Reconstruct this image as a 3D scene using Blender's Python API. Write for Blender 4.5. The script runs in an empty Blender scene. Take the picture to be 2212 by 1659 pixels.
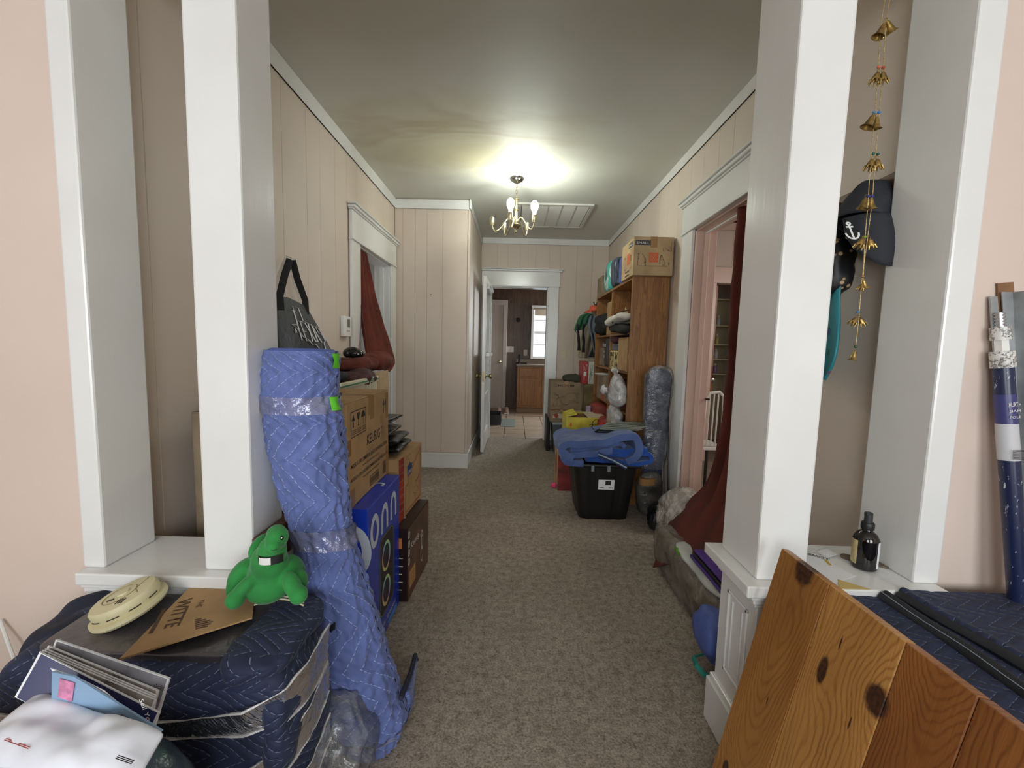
import bpy, bmesh, math, random
from mathutils import Vector, Matrix, noise
random.seed(7)
C = bpy.context.scene.collection
sin, cos, pi = math.sin, math.cos, math.pi
# ------------------------------------------------------------------ camera
EYE = Vector((0, 0, 1.25)); FPX = 900.19
PITCH, YAW, ROLL = .0898996, .00539117, .0244805
_f = Vector((-sin(YAW)*cos(PITCH), cos(YAW)*cos(PITCH), -sin(PITCH)))
_r = Vector((cos(YAW), sin(YAW), 0)); _u = _r.cross(_f)
_R = cos(ROLL)*_r + sin(ROLL)*_u; _U = -sin(ROLL)*_r + cos(ROLL)*_u
cam = bpy.data.cameras.new('camera'); cam.sensor_width = 36; cam.lens = 36*FPX/2212
cam.clip_start = .02; cam.clip_end = 100
cam_ob = bpy.data.objects.new('camera', cam); C.objects.link(cam_ob)
m = Matrix((_R, _U, -_f)).transposed().to_4x4(); m.translation = EYE
cam_ob.matrix_world = m
bpy.context.scene.camera = cam_ob
# ------------------------------------------------------------------ light and exposure
vs = bpy.context.scene.view_settings
vs.view_transform = 'Standard'; vs.look = 'None'; vs.gamma = 1; vs.use_curve_mapping = False
vs.exposure = 0.2
w = bpy.data.worlds.new('world'); bpy.context.scene.world = w; w.use_nodes = True
w.node_tree.nodes['Background'].inputs[0].default_value = (.75, .86, 1, 1)
w.node_tree.nodes['Background'].inputs[1].default_value = 1.6
def area(name, loc, aim, sx, sy, power, col):
    l = bpy.data.lights.new(name, 'AREA'); l.shape = 'RECTANGLE'; l.size = sx; l.size_y = sy
    l.energy = power; l.color = col
    o = bpy.data.objects.new(name, l); C.objects.link(o); o.location = loc
    o.rotation_euler = (Vector(aim)-Vector(loc)).to_track_quat('-Z', 'Y').to_euler(); return o
area('daylight_front_window', (-.85, -2.28, 1.45), (-.85, 0, 1.2), 1.3, 1.5, 41, (.93, .97, 1))
area('daylight_front_window', (1.15, -2.28, 1.45), (1.15, 0, 1.2), 1.3, 1.5, 41, (.93, .97, 1))
area('daylight_kitchen_window', (1.6, 8.1, 1.75), (.3, 6.6, .9), .8, .9, 60, (.9, .96, 1))
area('daylight_left_room', (-3.3, 3.7, 1.5), (-1.3, 3.6, 1.2), 1.0, 1.2, 12, (.93, .97, 1))
area('daylight_right_room', (3.2, 2.6, 1.7), (1.4, 3.2, 1.2), 1.0, 1.2, 20, (1, .95, .9))
# ------------------------------------------------------------------ helpers
def s2l(c): return tuple((v/255/12.92 if v/255 <= .04045 else ((v/255+.055)/1.055)**2.4) for v in c)
def at(px, py, ax, val):
    d = _f + _R*((px-1106)/FPX) - _U*((py-829.5)/FPX); i = 'xyz'.index(ax)
    return EYE + d*((val-EYE[i])/d[i])
class N:
    """small node-graph helper"""
    def __init__(s, name):
        s.m = bpy.data.materials.new(name); s.m.use_nodes = True; s.t = s.m.node_tree
        s.b = s.t.nodes['Principled BSDF']
    def n(s, kind, **kw):
        x = s.t.nodes.new(kind)
        for k, v in kw.items(): setattr(x, k, v)
        return x
    def l(s, a, b): s.t.links.new(a, b)
    def val(s, inp, v):
        if isinstance(v, bpy.types.NodeSocket): s.l(v, inp)
        elif v is not None: inp.default_value = v
    def m2(s, op, a, b=None, c=None):
        x = s.n('ShaderNodeMath', operation=op); s.val(x.inputs[0], a); s.val(x.inputs[1], b)
        if c is not None: s.val(x.inputs[2], c)
        return x.outputs[0]
    def co(s, uv=False, obj=False):
        x = s.n('ShaderNodeTexCoord'); return x.outputs['UV'] if uv else x.outputs['Object']
    def scale(s, v, sc):
        x = s.n('ShaderNodeMapping'); s.l(v, x.inputs[0]); x.inputs['Scale'].default_value = sc; return x.outputs[0]
    def noise(s, v, sc, det=3, rough=.5, dist=0):
        x = s.n('ShaderNodeTexNoise'); s.l(v, x.inputs['Vector']); x.inputs['Scale'].default_value = sc
        x.inputs['Detail'].default_value = det; x.inputs['Roughness'].default_value = rough; x.inputs['Distortion'].default_value = dist
        return x.outputs['Fac']
    def ramp(s, f, pts):
        x = s.n('ShaderNodeValToRGB'); s.l(f, x.inputs[0]); e = x.color_ramp.elements
        while len(e) < len(pts): e.new(.5)
        for k, (p, c) in enumerate(pts):
            e[k].position = p; e[k].color = (*s2l(c), 1) if len(c) == 3 else c
        return x.outputs[0]
    def mix(s, f, a, b, mode='MIX'):
        x = s.n('ShaderNodeMix', data_type='RGBA', blend_type=mode); s.val(x.inputs[0], f)
        for i, v in ((6, a), (7, b)):
            if isinstance(v, tuple): x.inputs[i].default_value = (*s2l(v), 1)
            else: s.l(v, x.inputs[i])
        return x.outputs[2]
    def xyz(s, v):
        x = s.n('ShaderNodeSeparateXYZ'); s.l(v, x.inputs[0]); return x.outputs
    def bump(s, h, st=.3, d=.01, prev=None):
        x = s.n('ShaderNodeBump'); s.l(h, x.inputs['Height']); x.inputs['Strength'].default_value = st; x.inputs['Distance'].default_value = d
        if prev: s.l(prev, x.inputs['Normal'])
        s.l(x.outputs[0], s.b.inputs['Normal']); return x.outputs[0]
def mat(name, col, rough=.6, metal=0, var=None, bump=None, alpha=1, emit=0, coat=0, trans=0, spec=None, sheen=0, uv=False):
    g = N(name); b = g.b; b.inputs['Roughness'].default_value = rough; b.inputs['Metallic'].default_value = metal
    b.inputs['Base Color'].default_value = (*s2l(col), 1)
    if spec is not None: b.inputs['Specular IOR Level'].default_value = spec
    if coat: b.inputs['Coat Weight'].default_value = coat; b.inputs['Coat Roughness'].default_value = .15
    if sheen: b.inputs['Sheen Weight'].default_value = sheen; b.inputs['Sheen Roughness'].default_value = .4
    if trans: b.inputs['Transmission Weight'].default_value = trans
    if alpha < 1: b.inputs['Alpha'].default_value = alpha
    if emit: b.inputs['Emission Color'].default_value = (*s2l(col), 1); b.inputs['Emission Strength'].default_value = emit
    if var or bump: v = g.co(uv)
    if var:
        sc, amt = var[:2]; v2 = g.scale(v, var[2]) if len(var) > 2 else v
        lo = tuple(max(0, c*(1-amt)) for c in col); hi = tuple(min(255, c*(1+amt*.6)) for c in col)
        g.l(g.ramp(g.noise(v2, sc, 4), [(.3, lo), (.7, hi)]), b.inputs['Base Color'])
    if bump:
        v3 = g.scale(v, bump[3]) if len(bump) > 3 else v
        g.bump(g.noise(v3, bump[0], 4, .6), bump[1], bump[2])
    return g.m
def link(o): C.objects.link(o); return o
def root(o):
    while o.parent: o = o.parent
    return o
def tag(o, label=None, cat=None, group=None, kind=None):
    if label: o['label'] = label
    if cat: o['category'] = cat
    if group: o['group'] = group
    if kind: o['kind'] = kind
    return o
def thing(name, label, cat, loc=(0, 0, 0), rz=0, group=None):
    o = link(bpy.data.objects.new(name, None)); o.location = loc; o.rotation_euler = (0, 0, rz); o.empty_display_size = .05
    return tag(o, label, cat, group)
def finish(name, me, m, parent, world=True, base=None, smooth=None):
    """put a mesh in the scene; its vertices are world coordinates unless world is False (then local to the thing)"""
    o = bpy.data.objects.new(name, me)
    if m:
        for x in (m if isinstance(m, (list, tuple)) else [m]): me.materials.append(x)
    if smooth: me.shade_smooth()
    if parent:
        if world:
            r = root(parent); mw = Matrix.Translation(r.location) @ r.rotation_euler.to_matrix().to_4x4()
            me.transform(mw.inverted())
        o.parent = parent
    elif base is not None:
        me.transform(Matrix.Translation(-Vector(base))); o.location = base
    link(o)
    if smooth == 'auto' or smooth is not None and smooth is not True and smooth:
        pass
    return o
class MB:
    def __init__(s): s.b = bmesh.new(); s.uv = None
    def box(s, x0, x1, y0, y1, z0, z1, bev=0, mi=0, M=None):
        r = bmesh.ops.create_cube(s.b, size=1); vs_ = r['verts']
        for v in vs_: v.co = Vector((x0+(v.co.x+.5)*(x1-x0), y0+(v.co.y+.5)*(y1-y0), z0+(v.co.z+.5)*(z1-z0)))
        fs = set(f for v in vs_ for f in v.link_faces)
        if bev:
            es = set(e for v in vs_ for e in v.link_edges)
            rr = bmesh.ops.bevel(s.b, geom=list(es), offset=min(bev, abs(x1-x0)*.45, abs(y1-y0)*.45, abs(z1-z0)*.45), segments=2 if bev > .003 else 1, affect='EDGES', profile=.5)
            vs_ = list(set(v for f in rr['faces'] for v in f.verts))
            # collect island
            isl = set(vs_); st = list(vs_)
            while st:
                v = st.pop()
                for e in v.link_edges:
                    o = e.other_vert(v)
                    if o not in isl: isl.add(o); st.append(o)
            vs_ = list(isl); fs = set(f for v in vs_ for f in v.link_faces)
        for f in fs: f.material_index = mi
        if M is not None:
            for v in vs_: v.co = M @ v.co
        return s
    def prism(s, pts, dirv, mi=0):
        """closed polygon swept along dirv"""
        d = Vector(dirv); a = [s.b.verts.new(p) for p in pts]; b = [s.b.verts.new(Vector(p)+d) for p in pts]; n = len(pts)
        fs = [s.b.faces.new(a[::-1]), s.b.faces.new(b)] + [s.b.faces.new((a[i], a[(i+1) % n], b[(i+1) % n], b[i])) for i in range(n)]
        for f in fs: f.material_index = mi
        return s
    def quad(s, pts, mi=0):
        f = s.b.faces.new([s.b.verts.new(p) for p in pts]); f.material_index = mi; return s
    def tube(s, pts, r, n=8, mi=0, cap=True, flat=1):
        pts = [Vector(p) for p in pts]; rr = r if isinstance(r, (list, tuple)) else [r]*len(pts); rings = []
        t0 = (pts[1]-pts[0]).normalized(); a = t0.orthogonal().normalized()
        for i, p in enumerate(pts):
            t = (pts[min(i+1, len(pts)-1)]-pts[max(i-1, 0)]).normalized()
            a = (a-t*a.dot(t)).normalized() if (a-t*a.dot(t)).length > 1e-6 else t.orthogonal().normalized()
            b = t.cross(a)
            rings.append([s.b.verts.new(p+rr[i]*(cos(2*pi*k/n)*a+flat*sin(2*pi*k/n)*b)) for k in range(n)])
        for i in range(len(rings)-1):
            for k in range(n):
                f = s.b.faces.new((rings[i][k], rings[i][(k+1) % n], rings[i+1][(k+1) % n], rings[i+1][k])); f.material_index = mi
        if cap:
            for q in (rings[0][::-1], rings[-1]):
                f = s.b.faces.new(q); f.material_index = mi
        return s
    def lathe(s, prof, c=(0, 0, 0), n=24, mi=0, M=None, close=True):
        c = Vector(c); rings = []; new = []
        for (r, z) in prof:
            ring = [s.b.verts.new(c+Vector((r*cos(2*pi*k/n), r*sin(2*pi*k/n), z))) for k in range(n)] if r > 1e-5 else [s.b.verts.new(c+Vector((0, 0, z)))]
            rings.append(ring); new += ring
        for i in range(len(rings)-1):
            A, B = rings[i], rings[i+1]
            for k in range(n):
                k2 = (k+1) % n
                q = ([A[0]] if len(A) == 1 else [A[k], A[k2]]) + ([B[0]] if len(B) == 1 else [B[k2], B[k]])
                f = s.b.faces.new(q); f.material_index = mi
        if M is not None:
            for v in new: v.co = M @ v.co
        return s
    def ball(s, c, r, n=10, mi=0, M=None):
        r = (r, r, r) if not isinstance(r, (tuple, list)) else r
        T = Matrix.Translation(c) @ (M or Matrix.Identity(4)) @ Matrix.Diagonal((*r, 1))
        q = bmesh.ops.create_uvsphere(s.b, u_segments=n*2, v_segments=n, radius=1, matrix=T)
        for v in q['verts']:
            for f in v.link_faces: f.material_index = mi
        return s
    def grid(s, fn, nu, nv, mi=0, uvs=(1, 1)):
        if s.uv is None: s.uv = s.b.loops.layers.uv.new('UVMap')
        V = [[s.b.verts.new(fn(i/nu, j/nv)) for j in range(nv+1)] for i in range(nu+1)]
        for i in range(nu):
            for j in range(nv):
                f = s.b.faces.new((V[i][j], V[i+1][j], V[i+1][j+1], V[i][j+1])); f.material_index = mi
                for lp, (a, b) in zip(f.loops, ((i, j), (i+1, j), (i+1, j+1), (i, j+1))): lp[s.uv].uv = (a/nu*uvs[0], b/nv*uvs[1])
        return s
    def build(s, name, m, parent=None, world=True, base=None, smooth=True, ang=40, recalc=True):
        if recalc: bmesh.ops.recalc_face_normals(s.b, faces=s.b.faces)
        for f in s.b.faces: f.smooth = bool(smooth)
        if smooth:
            for e in s.b.edges:
                if len(e.link_faces) == 2 and e.calc_face_angle(0) > math.radians(ang): e.smooth = False
        me = bpy.data.meshes.new(name); s.b.to_mesh(me); s.b.free()
        return finish(name, me, m, parent, world, base)
def struct(name, mb, m, parent=None, **k):
    o = mb.build(name, m, parent, **k)
    if not parent: o['kind'] = 'structure'
    return o
def softmesh(c, r, p=4, amp=0, fr=8, seed=0, cuts=12, M=None, ridge=False, fn=None, p2=None):
    """rounded box / crumpled lump"""
    b = bmesh.new(); bmesh.ops.create_cube(b, size=2); bmesh.ops.subdivide_edges(b, edges=b.edges[:], cuts=cuts, use_grid_fill=True)
    off = Vector((seed*7.3, seed*3.1, seed*1.7)); c = Vector(c)
    for v in b.verts:
        d = v.co.normalized(); q = p2 or p
        k = (abs(d.x)**p+abs(d.y)**p+abs(d.z)**q)**(-1/max(p, q)) if p == q else (abs(d.x)**p+abs(d.y)**p+abs(d.z)**q)**(-1/p)
        s_ = Vector((d.x*k*r[0], d.y*k*r[1], d.z*k*r[2]))
        if amp:
            w_ = s_*fr+off
            nn = (1-2*abs(noise.noise(w_)))*.6+(1-2*abs(noise.noise(w_*2.3)))*.4 if ridge else noise.noise(w_)+.5*noise.noise(w_*2.1)
            s_ += d*amp*nn
        if fn: s_ = fn(s_)
        v.co = (M @ s_ if M else s_)+c
    return b
def soft(name, m, parent, c, r, p=4, world=True, base=None, ang=180, **k):
    mb = MB(); mb.b.free(); mb.b = softmesh(c, r, p, **k)
    return mb.build(name, m, parent, world, base, True, ang)
def fuse(name, m, parent, blobs, voxel=.004, it=6, world=True, base=None):
    """ellipsoids (centre, radii, matrix) melted into one continuous skin"""
    mb = MB()
    for bl in blobs:
        mb.ball(bl[0], bl[1], 10, M=bl[2] if len(bl) > 2 else None)
    me = bpy.data.meshes.new(name); mb.b.to_mesh(me); mb.b.free()
    o = link(bpy.data.objects.new(name, me))
    r_ = o.modifiers.new('r', 'REMESH'); r_.mode = 'VOXEL'; r_.voxel_size = voxel
    s_ = o.modifiers.new('s', 'SMOOTH'); s_.iterations = it; s_.factor = .6
    dg = bpy.context.evaluated_depsgraph_get(); me2 = bpy.data.meshes.new_from_object(o.evaluated_get(dg))
    bpy.data.objects.remove(o)
    me2.shade_smooth(); me2.name = name
    return finish(name, me2, m, parent, world, base)
_tc = {}
def txt(s, m, parent, o, ux, uy, h, w=None, world=True, name='lettering', align='L', bold=0, thick=.0004, off=.0008):
    """flat lettering; o = lower-left point, ux/uy = directions along the line and up"""
    key = (s, bold)
    if key not in _tc:
        cu = bpy.data.curves.new('t', 'FONT'); cu.body = s; cu.size = 1; cu.extrude = .0; cu.resolution_u = 2
        if bold: cu.offset = bold
        ob = bpy.data.objects.new('t', cu); link(ob)
        dg = bpy.context.evaluated_depsgraph_get(); _tc[key] = bpy.data.meshes.new_from_object(ob.evaluated_get(dg)); bpy.data.objects.remove(ob)
    me = _tc[key].copy(); me.materials.clear(); me.name = name
    xs = [v.co.x for v in me.vertices]; ys = [v.co.y for v in me.vertices]
    x0, y0 = min(xs), min(ys); ky = h/(max(ys)-y0); kx = (w/(max(xs)-x0)) if w else ky
    ux = Vector(ux).normalized(); uy = Vector(uy).normalized(); nz = ux.cross(uy).normalized(); o = Vector(o)
    if align == 'C': o = o-ux*(max(xs)-x0)*kx/2
    for v in me.vertices: v.co = o+ux*(v.co.x-x0)*kx+uy*(v.co.y-y0)*ky+nz*off
    return finish(name, me, m, parent, world)
def patch(m, parent, o, ux, uy, w, h, name='label', world=True, off=.0006, t=.0006):
    ux = Vector(ux).normalized(); uy = Vector(uy).normalized(); n = ux.cross(uy); o = Vector(o)+n*off*.2
    mb = MB(); mb.prism([o, o+ux*w, o+ux*w+uy*h, o+uy*h], n*t)
    return mb.build(name, m, parent, world, smooth=False)
def poly(m, parent, pts2, o, ux, uy, name='mark', world=True, t=.0005):
    ux = Vector(ux).normalized(); uy = Vector(uy).normalized(); n = ux.cross(uy); o = Vector(o)+n*.0002
    mb = MB(); mb.prism([o+ux*a+uy*b for a, b in pts2], n*t)
    return mb.build(name, m, parent, world, smooth=False)
def strokes(m, parent, lines, o, ux, uy, wd=.002, name='marking', world=True, off=.0012):
    """pen strokes / printed outlines: mitred ribbons joined into one mark"""
    if 1 < len(lines) <= 3:
        for l_ in lines: r_ = strokes(m, parent, [l_], o, ux, uy, wd, name, world, off)
        return r_
    ux = Vector(ux).normalized(); uy = Vector(uy).normalized(); n = ux.cross(uy); o = Vector(o); mb = MB()
    for li, ln in enumerate(lines):
        P_ = [Vector(q) for q in ln]; P_ = [p_ for k, p_ in enumerate(P_) if k == 0 or (p_-P_[k-1]).length > 1e-6]
        if len(P_) < 2: continue
        closed = (P_[0]-P_[-1]).length < 1e-6 and len(P_) > 3
        if closed: P_ = P_[:-1]
        N_ = len(P_); vs_ = []; oo = o+n*(off+.00025*(li % 9))
        for k in range(N_):
            a = P_[k-1] if (k or closed) else None; b_ = P_[(k+1) % N_] if (k < N_-1 or closed) else None
            t1 = (P_[k]-a).normalized() if a is not None else (b_-P_[k]).normalized(); t2 = (b_-P_[k]).normalized() if b_ is not None else t1
            t = (t1+t2); t = t.normalized() if t.length > .2 else t1
            k_ = Vector((-t.y, t.x)); c = max(.45, abs(k_.dot(Vector((-t1.y, t1.x))))); k_ *= wd/2/c
            vs_.append((mb.b.verts.new(oo+ux*(P_[k]-k_).x+uy*(P_[k]-k_).y), mb.b.verts.new(oo+ux*(P_[k]+k_).x+uy*(P_[k]+k_).y)))
        for k in range(N_ if closed else N_-1):
            A, B = vs_[k], vs_[(k+1) % N_]; mb.b.faces.new((A[0], B[0], B[1], A[1]))
    return mb.build(name, m, parent, world, smooth=False, recalc=False)
def scribble(seed, w, h, n=5):
    r = random.Random(seed); L = []
    for _ in range(n):
        x, y = r.uniform(0, w), r.uniform(0, h); ln = [(x, y)]; a = r.uniform(0, 6.3)
        for k in range(7):
            a += r.uniform(-1.3, 1.3); x = min(w, max(0, x+cos(a)*w*.13)); y = min(h, max(0, y+sin(a)*h*.2)); ln.append((x, y))
        L.append(ln)
    return L
def dup(r0, loc, rz=None, label=None, group=None):
    r = r0.copy(); C.objects.link(r); r.location = loc
    if rz is not None: r.rotation_euler = (0, 0, rz)
    if label: r['label'] = label
    if group: r['group'] = group
    for ch in [o for o in bpy.data.objects if o.parent == r0]:
        c = ch.copy(); C.objects.link(c); c.parent = r
        for g in [o for o in bpy.data.objects if o.parent == ch]:
            d = g.copy(); C.objects.link(d); d.parent = c
    return r
X, Y, Z = Vector((1, 0, 0)), Vector((0, 1, 0)), Vector((0, 0, 1))
# ------------------------------------------------------------------ materials
def wall_paint(name, col):
    g = N(name); v = g.co(); b = g.b
    g.l(g.ramp(g.noise(v, 1.7, 4), [(.3, tuple(c*.96 for c in col)), (.7, col)]), b.inputs['Base Color'])
    b.inputs['Roughness'].default_value = .55
    g.bump(g.noise(v, 260, 3), .12, .002); return g.m
PINK = wall_paint('pink_wall_paint', (214, 199, 184))
PINK2 = wall_paint('pink_plaster_paint', (220, 201, 188))
def trim_paint():
    g = N('white_gloss_paint'); v = g.co(); b = g.b
    g.l(g.ramp(g.noise(v, 3, 4), [(.25, (222, 221, 216)), (.6, (230, 230, 227))]), b.inputs['Base Color'])
    b.inputs['Roughness'].default_value = .22; b.inputs['Specular IOR Level'].default_value = .5
    n1 = g.noise(g.scale(v, (60, 60, 2.5)), 1, 3); n2 = g.noise(v, 9, 3)
    g.bump(g.m2('ADD', n1, g.m2('MULTIPLY', n2, 1.2)), .10, .004); return g.m
TRIM = trim_paint()
WHITE = mat('white_plastic', (225, 224, 218), .4)
def ceiling_mat():
    g = N('stained_ceiling_paint'); v = g.co(); b = g.b; x = g.xyz(v)
    base = g.ramp(g.noise(v, 1.1, 4), [(.3, (200, 199, 188)), (.7, (211, 211, 203))])
    # water stains: rings of yellow brown round the lamp and by the crown moulding
    n = g.noise(g.scale(v, (1, 1.5, 1)), 1.6, 5, .6, .6)
    dx = g.m2('ADD', x[0], .45); dy = g.m2('SUBTRACT', x[1], 3.05)
    d = g.m2('SQRT', g.m2('ADD', g.m2('MULTIPLY', g.m2('MULTIPLY', dx, dx), .62), g.m2('MULTIPLY', g.m2('MULTIPLY', dy, dy), 1.7)))
    near = g.m2('SUBTRACT', 1.15, d)
    k = g.n('ShaderNodeMapRange'); g.l(g.m2('ADD', near, g.m2('MULTIPLY', n, .75)), k.inputs[0])
    k.inputs[1].default_value = .62; k.inputs[2].default_value = 1.25; k.inputs[4].default_value = .62
    ring = g.ramp(g.noise(g.scale(v, (.6, 1.3, 1)), 1.5, 3, .5, .6), [(.36, (202, 194, 160)), (.47, (178, 158, 110)), (.54, (204, 197, 164)), (.66, (190, 176, 128))])
    g.l(g.mix(k.outputs[0], base, ring), b.inputs['Base Color'])
    b.inputs['Roughness'].default_value = .58; g.bump(g.noise(v, 7, 4), .1, .01); return g.m
CEIL = ceiling_mat()
def carpet_mat():
    g = N('beige_carpet'); v = g.co(); b = g.b
    big = g.noise(v, 1.6, 4, .6); fine = g.noise(v, 130, 4, .75); mid = g.noise(v, 34, 4, .65, .4)
    c1 = g.ramp(big, [(.3, (176, 162, 147)), (.7, (196, 183, 167))])
    c2 = g.mix(g.ramp(g.m2('ADD', g.m2('MULTIPLY', fine, .62), g.m2('MULTIPLY', mid, .38)), [(.36, (0, 0, 0, 1)), (.58, (1, 1, 1, 1))]), (110, 98, 85), c1)
    dirt = g.ramp(g.noise(v, 4.5, 5, .7), [(.52, (0, 0, 0, 1)), (.8, (.4, .4, .4, 1))])
    g.l(g.mix(dirt, c2, (116, 98, 80)), b.inputs['Base Color'])
    b.inputs['Roughness'].default_value = .95; b.inputs['Specular IOR Level'].default_value = .15
    g.bump(g.m2('ADD', g.m2('MULTIPLY', fine, 1.0), g.m2('MULTIPLY', mid, .7)), .8, .012); return g.m
CARPET = carpet_mat()
def oak_mat(name, c0, c1, sc=(26, 26, 1.6), rough=.42, wob=1.0):
    g = N(name); v = g.co(); b = g.b
    n = g.noise(g.scale(v, sc), 1.1, 5, .6, wob); r = g.noise(g.scale(v, (sc[0]*6, sc[1]*6, sc[2]*3)), 1, 2)
    f = g.m2('ADD', g.m2('MULTIPLY', g.m2('FRACT', g.m2('MULTIPLY', n, 4.0)), .55), g.m2('MULTIPLY', r, .45))
    g.l(g.ramp(f, [(.2, c0), (.75, c1)]), b.inputs['Base Color']); b.inputs['Roughness'].default_value = rough
    g.bump(f, .08, .003); return g.m
OAK = oak_mat('oak_veneer', (116, 76, 36), (156, 108, 58))
DARKWOOD = oak_mat('dark_panelling', (72, 52, 38), (96, 74, 56), (14, 14, .8))
KWOOD = oak_mat('cabinet_oak', (130, 88, 48), (160, 112, 62))
CARD = mat('brown_cardboard', (168, 134, 92), .8, var=(9, .1), bump=(160, .08, .002, (1, 1, .1)))
CARD2 = mat('pale_cardboard', (176, 150, 112), .8, var=(7, .12))
CARD3 = mat('dull_cardboard', (140, 122, 98), .8, var=(7, .12))
TAPE = mat('packing_tape', (150, 112, 68), .25, spec=.6)
INK = mat('black_ink', (38, 32, 28), .7)
BROWNINK = mat('brown_ink', (84, 60, 44), .8)
WHITEINK = mat('white_ink', (222, 220, 214), .6)
PAPER = mat('white_paper', (232, 232, 234), .6, var=(6, .04))
BLACKPL = mat('black_plastic', (16, 16, 17), .42, bump=(40, .1, .002))
BLACKFAB = mat('black_fabric', (22, 22, 24), .8, bump=(60, .3, .003))
RUST = mat('rust_velvet', (96, 38, 26), .9, var=(5, .22), bump=(14, .3, .01))
MAROON = mat('maroon_cloth', (72, 40, 40), .75, var=(6, .2))
BRASS = mat('brass', (216, 206, 172), .28, 1)
BRASSD = mat('aged_brass', (160, 144, 108), .35, 1)
CHROME = mat('chrome', (200, 200, 200), .15, 1)
STEEL = mat('galvanised_steel', (168, 171, 172), .4, .35, var=(18, .12))
def film(name, alpha, rough=.12, col=(205, 208, 210), sc=30, st=.9):
    """thin clear plastic: see-through, a little milky, with sharp highlights along its creases"""
    g = N(name); v = g.co(); g.t.nodes.remove(g.b)
    out = [n for n in g.t.nodes if n.type == 'OUTPUT_MATERIAL'][0]
    n = g.noise(v, sc, 5, .65, 1.4); bp = g.n('ShaderNodeBump'); g.l(n, bp.inputs['Height']); bp.inputs['Strength'].default_value = st; bp.inputs['Distance'].default_value = .02
    tr = g.n('ShaderNodeBsdfTransparent'); gl = g.n('ShaderNodeBsdfGlossy'); gl.inputs['Roughness'].default_value = rough; df = g.n('ShaderNodeBsdfDiffuse'); df.inputs[0].default_value = (*s2l(col), 1)
    g.l(bp.outputs[0], gl.inputs['Normal']); g.l(bp.outputs[0], df.inputs['Normal'])
    lw = g.n('ShaderNodeLayerWeight'); lw.inputs[0].default_value = .35; g.l(bp.outputs[0], lw.inputs['Normal'])
    m1 = g.n('ShaderNodeMixShader'); milky = g.n('ShaderNodeMapRange'); g.l(n, milky.inputs[0]); milky.inputs[1].default_value = .42; milky.inputs[2].default_value = .72; milky.inputs[3].default_value = alpha*.4; milky.inputs[4].default_value = min(.97, alpha*1.6)
    g.l(milky.outputs[0], m1.inputs[0]); g.l(tr.outputs[0], m1.inputs[1]); g.l(df.outputs[0], m1.inputs[2])
    m2_ = g.n('ShaderNodeMixShader'); g.l(g.m2('MINIMUM', g.m2('ADD', g.m2('MULTIPLY', lw.outputs['Fresnel'], .9), .05), .85), m2_.inputs[0]); g.l(m1.outputs[0], m2_.inputs[1]); g.l(gl.outputs[0], m2_.inputs[2])
    g.l(m2_.outputs[0], out.inputs[0]); return g.m
CLEARTAPE = film('clear_tape', .34, .07, (186, 188, 220), 5, .9)
CLEARBAG = film('clear_plastic_bag', .28, .12, sc=9)
WHITEBAG = film('white_plastic_bag', .8, .22, (226, 225, 222), 8)
GREYBAG = mat('grey_white_bag', (176, 184, 196), .35, bump=(14, .6, .01))
def quilt_mat(name, col, thread, S=.042, A=.05, T=.085, thw=.055, rough=.75, var=.12, cs=1.0):
    """zigzag stitched moving blanket; uv in metres"""
    g = N(name); uv = g.xyz(g.co(uv=True)); b = g.b; v = g.co(uv=True)
    tri = g.m2('ABSOLUTE', g.m2('SUBTRACT', g.m2('FRACT', g.m2('DIVIDE', uv[1], 2*T)), .5))
    ph = g.m2('DIVIDE', g.m2('ADD', uv[0], g.m2('MULTIPLY', tri, A*4)), S)
    f = g.m2('ABSOLUTE', g.m2('SUBTRACT', g.m2('FRACT', ph), .5))       # .5 on the seam
    th = g.m2('GREATER_THAN', f, .5-thw)
    dash = g.m2('GREATER_THAN', g.m2('FRACT', g.m2('MULTIPLY', uv[1], 130)), .35)
    base = g.ramp(g.noise(v, 7, 5, .6), [(.3, tuple(c*(1-var) for c in col)), (.7, tuple(min(255, c*(1+var)) for c in col))])
    g.l(g.mix(g.m2('MULTIPLY', g.m2('MULTIPLY', th, dash), .8), base, thread), b.inputs['Base Color'])
    b.inputs['Roughness'].default_value = rough; b.inputs['Sheen Weight'].default_value = .15*cs
    puff = g.m2('POWER', g.m2('MULTIPLY', g.m2('SUBTRACT', .5, f), 2), .5)
    h = g.m2('ADD', puff, g.m2('MULTIPLY', g.noise(v, 60, 4, .6), .35)); g.bump(h, .5, .006); return g.m
QBLUE = quilt_mat('blue_quilt', (88, 103, 158), (172, 184, 226), thw=.028)
QNAVY = quilt_mat('navy_quilt', (27, 36, 64), (124, 138, 166), S=.04, A=.045, T=.05, thw=.03, cs=.3)
NAVY = mat('navy_cloth', (28, 34, 54), .75, var=(9, .25), bump=(20, .4, .01))
def lr(v, a, b): return a+(b-a)*v
# ------------------------------------------------------------------ the setting
H = 2.65; XL = -1.2; XR = 1.19; YB = 5.56
def wall(name, boxes, m=PINK):
    mb = MB()
    for b_ in boxes: mb.box(*b_)
    return struct(name, mb, m, smooth=False)
def panels(par, ax, face, out, segs, m=PINK, th=.007, name='panel'):
    """vertical boards proud of the wall, joints recessed. ax: 'x' wall lies in a plane x=face"""
    for a0, a1, z0, z1 in segs:
        mb = MB(); g = .0008; lo, hi = sorted((face, face-out*th))
        if ax == 'x': mb.box(lo, hi, a0+g, a1-g, z0, z1, .0012)
        else: mb.box(a0+g, a1-g, lo, hi, z0, z1, .0012)
        mb.build(name, m, par, smooth=False)
fl = struct('floor', MB().box(-2.6, 2.6, -2.3, 1.2, -.05, 0).box(-1.26, 1.26, 1.2, YB+.06, -.05, 0), CARPET, smooth=False)
struct('ceiling', MB().box(-2.7, 2.7, -2.4, 5.7, H, H+.05), CEIL, smooth=False)
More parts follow.
